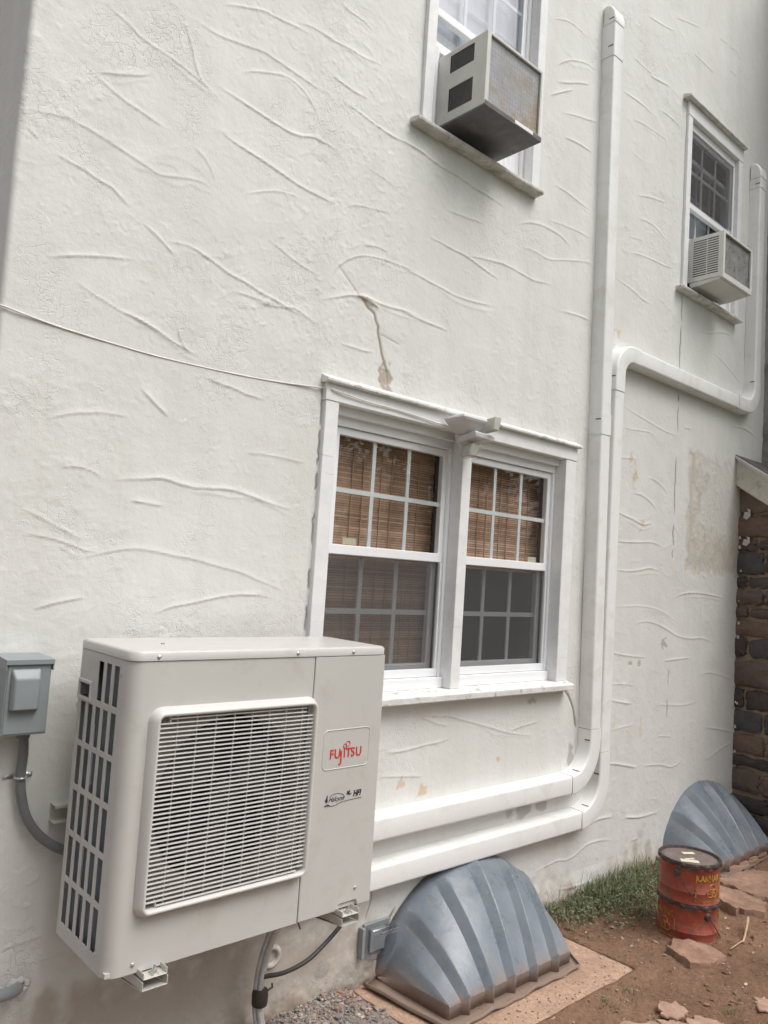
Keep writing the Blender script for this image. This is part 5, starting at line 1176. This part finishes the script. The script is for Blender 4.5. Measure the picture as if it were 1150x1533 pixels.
b = MB(); tw = curve_pts([(3.18, -0.735, gh(3.18, -.735) + .05), (3.10, -0.765, gh(3.1, -.76) + .035), (3.015, -0.785, gh(3.0, -.785) + .012), (2.945, -0.80, gh(2.93, -.81) + .010), (2.86, -0.79, gh(2.86, -.8) + .008)], 6); b.tube(tw, [0.0065 - 0.004 * k / (len(tw) - 1) for k in range(len(tw))], 8); b.tube([tw[12], tuple(np.array(tw[12]) + np.array((-0.03, -0.035, 0.004)))], [0.003, 0.0012], 6)
tag(b.build('dry_twig', TWIGM, smooth=True), 'pale dry bent twig lying on the dirt right of the cans', 'twig')

ico = None
def ico_verts():
    bm = bmesh.new(); bmesh.ops.create_icosphere(bm, subdivisions=1, radius=1); v = [tuple(x.co) for x in bm.verts]; f = [tuple(q.index for q in y.verts) for y in bm.faces]; bm.free(); return v, f
IV, IF = ico_verts()
def pebbles(name, n, fn, palette, label, zf=None):
    b = MB()
    for k in range(n):
        x, y, s = fn(); z = gh(x, y) if zf is None else zf; c = random.choice(palette); t = random.uniform(0.75, 1.2); c = tuple(min(1, q * t) for q in c)
        a = random.uniform(0, 6.28); sx_, sy_, sz_ = s * random.uniform(.8, 1.5), s * random.uniform(.6, 1.1), s * random.uniform(.4, .8); ca, sa = math.cos(a), math.sin(a)
        vs = []
        for vx, vy, vz in IV: j = random.uniform(.78, 1.18); u, v = vx * sx_ * j, vy * sy_ * j; vs.append((x + ca * u - sa * v, y + sa * u + ca * v, z + vz * sz_ * j + sz_ * 0.25))
        b.add(vs, IF, c)
    return tag(b.build(name, PEBBLE, auto=30), label, 'gravel', kind='stuff')
greys = [(0.24, 0.22, 0.21), (0.33, 0.30, 0.28), (0.19, 0.18, 0.18), (0.40, 0.34, 0.29), (0.30, 0.21, 0.16)]; reds = [(0.34, 0.15, 0.10), (0.42, 0.22, 0.15), (0.28, 0.13, 0.09)]
pebbles('gravel', 3600, lambda: (random.uniform(0.2, 1.30), -abs(random.gauss(0, 0.16)) - 0.0, random.uniform(0.0025, 0.0075) if random.random() < .93 else random.uniform(.009, .014)), greys, 'loose grey gravel along the wall under the condenser')
pebbles('brick_gravel', 700, lambda: (random.gauss(1.23, 0.045), -abs(random.gauss(0.02, 0.07)), random.uniform(0.0025, 0.006)), reds, 'crushed red brick gravel beside the nearer well cover')
pebbles('dirt_crumbs', 1800, lambda: (random.uniform(1.5, 4.4), -random.uniform(0.30, 1.5), random.uniform(0.002, 0.006) if random.random() < .93 else random.uniform(.007, .014)), [(0.24, 0.14, 0.095), (0.33, 0.21, 0.15), (0.18, 0.11, 0.08), (0.42, 0.31, 0.24)], 'small crumbs and chips scattered on the dirt')
pebbles('slab_crumbs', 150, lambda: (random.uniform(1.26, 2.37) if random.random() < .6 else random.uniform(1.5, 2.3), -random.uniform(0.44, 0.60) if random.random() < .8 else -random.uniform(0.1, 0.6), random.uniform(0.0018, 0.0055)), [(0.42, 0.28, 0.20), (0.36, 0.23, 0.16), (0.50, 0.36, 0.27), (0.30, 0.19, 0.13)], 'crumbs of dried soil scattered over the concrete slab', GZ + 0.001)
def litter():
    b = MB()
    for k in range(240):
        x = random.uniform(1.9, 4.3) if k % 3 else random.gauss(2.75, .3); y = -random.uniform(.25, 1.35) if k % 3 else -random.uniform(.25, .5)
        z = gh(x, y) + random.uniform(.001, .007); s = random.uniform(.005, .018); a = random.uniform(0, 6.28); ca, sa = math.cos(a), math.sin(a); u = random.uniform(-.35, .5) * s; w_ = random.uniform(.25, .6); t = random.uniform(.6, 1.3); c = random.choice([(0.26, 0.17, 0.10), (0.38, 0.28, 0.18), (0.17, 0.10, 0.065), (0.46, 0.38, 0.26), (0.20, 0.20, 0.10)]); c = tuple(q * t for q in c)
        b.add([(x - ca * s, y - sa * s, z), (x - sa * s * w_, y + ca * s * w_, z + u), (x + ca * s, y + sa * s, z + u * .4), (x + sa * s * w_, y - ca * s * w_, z + abs(u) * .8)], [(0, 1, 2), (0, 2, 3)], c)
    for k in range(60):
        x = random.uniform(2.0, 4.3); y = -random.uniform(.3, 1.35); z = gh(x, y) + .003; a = random.uniform(0, 6.28); L = random.uniform(.015, .06); b.tube([(x, y, z), (x + L * .5 * math.cos(a), y + L * .5 * math.sin(a), z + .004), (x + L * math.cos(a + .3), y + L * math.sin(a + .3), z + .001)], .0012, 5, col=(0.34, 0.26, 0.18))
    return tag(b.build('leaf_litter', PEBBLE), 'dry leaf scraps and stalks strewn over the dirt', 'litter', kind='stuff')
litter()
# crumbs that have fallen on the slab are part of its dust (kept off by height): a few mud clods on the flange
def blades():
    b = MB()
    def blade(x, y, h, w_, lean, az, col):
        z = gh(x, y) - 0.004; ca, sa = math.cos(az), math.sin(az); pts = []
        for k in range(5):
            t = k / 4; r_ = lean * h * t * t; pts.append((x + ca * r_, y + sa * r_, z + h * t * (1 - 0.25 * lean * t), w_ * (1 - t) ** 0.7 * 0.5))
        vs = []
        for px, py, pz, ww in pts: vs += [(px - sa * ww, py + ca * ww, pz), (px + sa * ww, py - ca * ww, pz)]
        b.add(vs, [(2 * k, 2 * k + 1, 2 * k + 3, 2 * k + 2) for k in range(4)], col)
    greens = [(0.13, 0.17, 0.08), (0.16, 0.20, 0.10), (0.11, 0.14, 0.07), (0.21, 0.21, 0.115), (0.30, 0.25, 0.15)]
    n = 0
    while n < 3300:
        x = random.choice([random.gauss(3.12, 0.26), random.gauss(2.72, 0.2), random.uniform(2.42, 3.7)]); y = -abs(random.gauss(0.0, 0.19)) - 0.012
        if not (2.41 < x < 3.75) or y < -0.42: continue
        if x > 3.62 and y > -0.35: continue
        dens = 0.35 + 0.65 * max(0, 1 - abs(x - 3.1) / 0.5); 
        if random.random() > dens: continue
        if y < -0.40 + 0.18 * (x < 2.8): continue
        h = random.uniform(0.02, 0.11) * (1.25 if abs(x - 3.1) < .3 and y > -.18 else 0.8); blade(x, y, h, random.uniform(.0025, .005), random.uniform(.2, 1.1), random.uniform(0, 6.28), random.choice(greens)); n += 1
    for k in range(70):   # tall thin stalks against the wall
        x = random.uniform(2.42, 3.5); blade(x, -random.uniform(0.01, 0.06), random.uniform(0.09, 0.19), 0.003, random.uniform(.1, .5), random.uniform(0, 6.28), random.choice(greens))
    for cx_, cy_ in ((2.23, -0.655), (2.05, -0.67), (2.42, -1.0)):
        for k in range(45): blade(random.gauss(cx_, .025), random.gauss(cy_, .02), random.uniform(.01, .035), .003, random.uniform(.3, 1.2), random.uniform(0, 6.28), random.choice(greens))
    # small broad weed leaves
    for k in range(1500):
        x = random.gauss(2.95, .32); y = -abs(random.gauss(.08, .16)) - .01
        if not (2.42 < x < 3.62) or y < -.40: continue
        z = gh(x, y) + random.uniform(.01, .05); s = random.uniform(.006, .013); a = random.uniform(0, 6.28); ca, sa = math.cos(a), math.sin(a); u = random.uniform(-.5, .5)
        b.add([(x - ca * s, y - sa * s, z), (x - sa * s * .6, y + ca * s * .6, z + u * s), (x + ca * s, y + sa * s, z + .3 * s), (x + sa * s * .6, y - ca * s * .6, z + u * s)], [(0, 1, 2, 3)], random.choice(greens[:4]))
    return tag(b.build('grass', GRASSM), 'patch of green grass and weeds along the foot of the wall', 'grass', kind='stuff')
blades()

# ================================================================== STONE EXTENSION AND HOUSE WING (right edge)
ex = empty('stone_extension', (4.66, -0.6, GZ), 'low rubble stone extension with sloping roof at the right edge', 'extension')
SX = 4.655
def stonewall():
    b = MB(); rg = random.Random(5)
    z = GZ - 0.15; 
    while z < 1.86:
        h = rg.choice([0.09, 0.12, 0.15, 0.17, 0.20]); y = 0.02 + rg.uniform(0, 0.1)
        while y > -2.3:
            w_ = rg.uniform(0.13, 0.40); ya, yb_ = y - w_, y; top_lim = 2.04 - 0.20 - 0.66 * max(0, -((ya + yb_) / 2)) 
            zt = min(z + h - 0.02, top_lim + .1)
            if zt - z > 0.05 and yb_ < 0.2:
                c = rg.choice([(0.085, 0.070, 0.066), (0.12, 0.098, 0.092), (0.16, 0.12, 0.10), (0.20, 0.14, 0.11), (0.10, 0.095, 0.10), (0.23, 0.18, 0.15)]); K = 6
                vs = []; prot = rg.uniform(0.012, 0.035)
                for lay, (ins, dx_) in enumerate(((0, 0.0), (0.003, -prot * .7), (0.016, -prot))):
                    for k in range(4):
                        for q in range(K):
                            t = q / K; cy_, cz_ = [(ya, z), (yb_, z), (yb_, zt), (ya, zt)][k], [(yb_, z), (yb_, zt), (ya, zt), (ya, z)][k]
                            py, pz = cy_[0] + (cz_[0] - cy_[0]) * t, cy_[1] + (cz_[1] - cy_[1]) * t
                            my, mz = (ya + yb_) / 2, (z + zt) / 2; f = 1 - ins / (w_ / 2); f2 = 1 - ins / ((zt - z) / 2)
                            rnd = 0.012 if q == 0 else 0.0
                            jy, jz = rg.uniform(-.012, .012), rg.uniform(-.011, .011)
                            vs.append((SX + dx_ + rg.uniform(-.004, .004) * (lay > 0), my + (py - my) * f * (1 - rnd * 4) + jy, mz + (pz - mz) * f2 * (1 - rnd * 6) + jz))
                N = 4 * K; vs.append((SX - prot - 0.004, (ya + yb_) / 2, (z + zt) / 2))
                F_ = [(i * N + k, i * N + (k + 1) % N, (i + 1) * N + (k + 1) % N, (i + 1) * N + k) for i in range(2) for k in range(N)] + [(2 * N + k, 2 * N + (k + 1) % N, 3 * N) for k in range(N)]
                b.add(vs, F_, c)
            y -= w_ + 0.02
        z += h
    b.build('stones', STONES, ex, auto=50)
stonewall()
b = MB(); b.prism([(0.02, GZ - 0.2), (-2.4, GZ - 0.2), (-2.4, 0.27), (0.02, 1.87)], 'x', SX + 0.0, SX + 0.35); b.build('wall', MORTAR, ex)
def whitedrips():
    rg = random.Random(3)
    for k in range(12):
        z = rg.uniform(-0.1, 1.8); y = -rg.uniform(0.003, 0.03); s = rg.uniform(.004, .010); b = MB(); b.add([(SX - 0.036, y - s, z - s), (SX - 0.037, y + s * .6, z - s * 1.2), (SX - 0.036, y + s, z + s), (SX - 0.037, y - s * .5, z + s * 1.6)], [(0, 1, 2, 3)]); b.build('paint_splash', SEAL, ex)
    for z, s in ((1.66, .032), (1.47, .028)):
        P = [(y_, z_) for y_, z_ in ((-0.035, z - s), (-0.06, z - 1.4 * s), (-0.085, z - .6 * s), (-0.082, z + .8 * s), (-0.06, z + s), (-0.072, z + .2 * s), (-0.045, z + .3 * s))]
        b = MB(); b.prism(P, 'x', SX - 0.042, SX - 0.035); b.build('paint_splash', SEAL, ex)
whitedrips()
sl_ = 0.66
b = MB(); b.prism([(0.0, 2.045), (0.0, 1.855), (-1.6, 1.855 - 1.6 * sl_), (-1.6, 2.045 - 1.6 * sl_)], 'x', 4.560, 4.585); b.prism([(0.0, 1.856), (0.0, 1.846), (-1.6, 1.846 - 1.6 * sl_), (-1.6, 1.856 - 1.6 * sl_)], 'x', 4.5855, 4.66); b.build('fascia', FASCIA, ex, bevel=0.003)
b = MB(); b.prism([(0.0, 2.069), (0.0, 2.047), (-1.6, 2.047 - 1.6 * sl_), (-1.6, 2.069 - 1.6 * sl_)], 'x', 4.538, 4.70); rf = b.build('roof', SHINGLE, ex)
b = MB(); b.prism([(0.0, 2.0465), (-1.6, 2.0465 - 1.6 * sl_), (-1.6, 2.03 - 1.6 * sl_), (0.0, 2.03)], 'x', 4.545, 4.5595); b.tube([(4.535, 0.0, 2.052), (4.535, -1.6, 2.052 - 1.6 * sl_)], 0.009, 8); b.build('drip_edge', STEEL, rf, auto=40)
b = MB(); b.prism([(0.0, 2.068), (0.0, 1.90), (-1.6, 1.90 - 1.6 * sl_), (-1.6, 2.068 - 1.6 * sl_)], 'x', 4.701, 6.6); b.build('roof_deck', SHINGLE, ex)
settle(ex)
wg = empty('house_wing', (5.3, -0.4, 1.8), 'grey rough-rendered wing wall meeting the white stucco at the right edge', 'house wing')
b = MB(); n1, n2 = 60, 120; vs = []
for i in range(n1 + 1):
    for j in range(n2 + 1):
        y = 0.05 - 1.6 * i / n1; z = 1.75 + 4.6 * j / n2; vs.append((4.978 + 0.02 * math.sin(y * 9 + z * 3) * 0.5 + random.uniform(-.006, .006), y, z))
b.add(vs, [(i * (n2 + 1) + j, (i + 1) * (n2 + 1) + j, (i + 1) * (n2 + 1) + j + 1, i * (n2 + 1) + j + 1) for i in range(n1) for j in range(n2)])
b.build('wall', SLATEW, wg, smooth=True)
b = MB(); b.box(5.01, 6.6, -1.55, 0.0, 1.85, 6.3); b.build('wall_core', SLATEW, wg)
settle(wg)

# ================================================================== TREES ACROSS THE YARD (seen in the window glass; they also shade the low sky; the leftmost is added unseen to darken the left wall)
def tree(x, y, h, cr, seed, label):
    rg = random.Random(seed); root = empty('yard_tree', (x, y, GZ), label, 'tree', 'trees across the yard')
    b = MB(); b.tube([(x, y, GZ - .2), (x + .1, y, GZ + h * .25), (x - .1, y + .1, GZ + h * .5), (x, y, GZ + h * .8)], [0.22, 0.17, 0.12, 0.04], 10)
    for k in range(9):
        a = rg.uniform(0, 6.28); z0 = GZ + h * rg.uniform(.28, .6); b.tube([(x, y, z0), (x + math.cos(a) * cr * .5, y + math.sin(a) * cr * .5, z0 + h * .16), (x + math.cos(a) * cr * .85, y + math.sin(a) * cr * .85, z0 + h * .24)], [0.08, .05, .015], 7)
    b.build('trunk', TWIGM, root, smooth=True)
    b = MB(); cl = [(x + rg.gauss(0, cr * .42), y + rg.gauss(0, cr * .42), GZ + h * rg.uniform(.32, .97), cr * rg.uniform(.22, .42)) for k in range(34)]
    for cx_, cy_, cz_, r_ in cl:
        for q in range(170):
            u = Vector((rg.gauss(0, 1), rg.gauss(0, 1), rg.gauss(0, .8))).normalized() * r_ * rg.uniform(.5, 1.0); s = rg.uniform(.06, .13); n_ = Vector((rg.gauss(0, 1), rg.gauss(0, 1), rg.gauss(0, 1))).normalized(); a_ = n_.orthogonal().normalized() * s; b_ = n_.cross(a_) * .6; p_ = Vector((cx_, cy_, cz_)) + u
            t = rg.uniform(.7, 1.3); b.add([p_ - a_, p_ - b_, p_ + a_, p_ + b_], [(0, 1, 2, 3)], (0.05 * t, 0.085 * t, 0.03 * t))
    b.build('crown', LEAFM, root); settle(root)
for k, (x, y, h, cr, lab) in enumerate(((4.5, -9.5, 5.6, 2.3, 'round tree opposite the middle of the wall'), (9.5, -8.0, 7.5, 2.8, 'tall tree at the right of the yard'), (13.5, -11.5, 9.0, 3.4, 'tallest tree at the far right of the yard'), (-0.5, -11.0, 5.2, 2.4, 'low round tree directly opposite the condenser'), (-4.6, -5.2, 5.6, 2.1, 'unseen nearest tree, added at the left of the yard to shade the wall'))):
    tree(x, y, h, cr, 40 + k, lab)
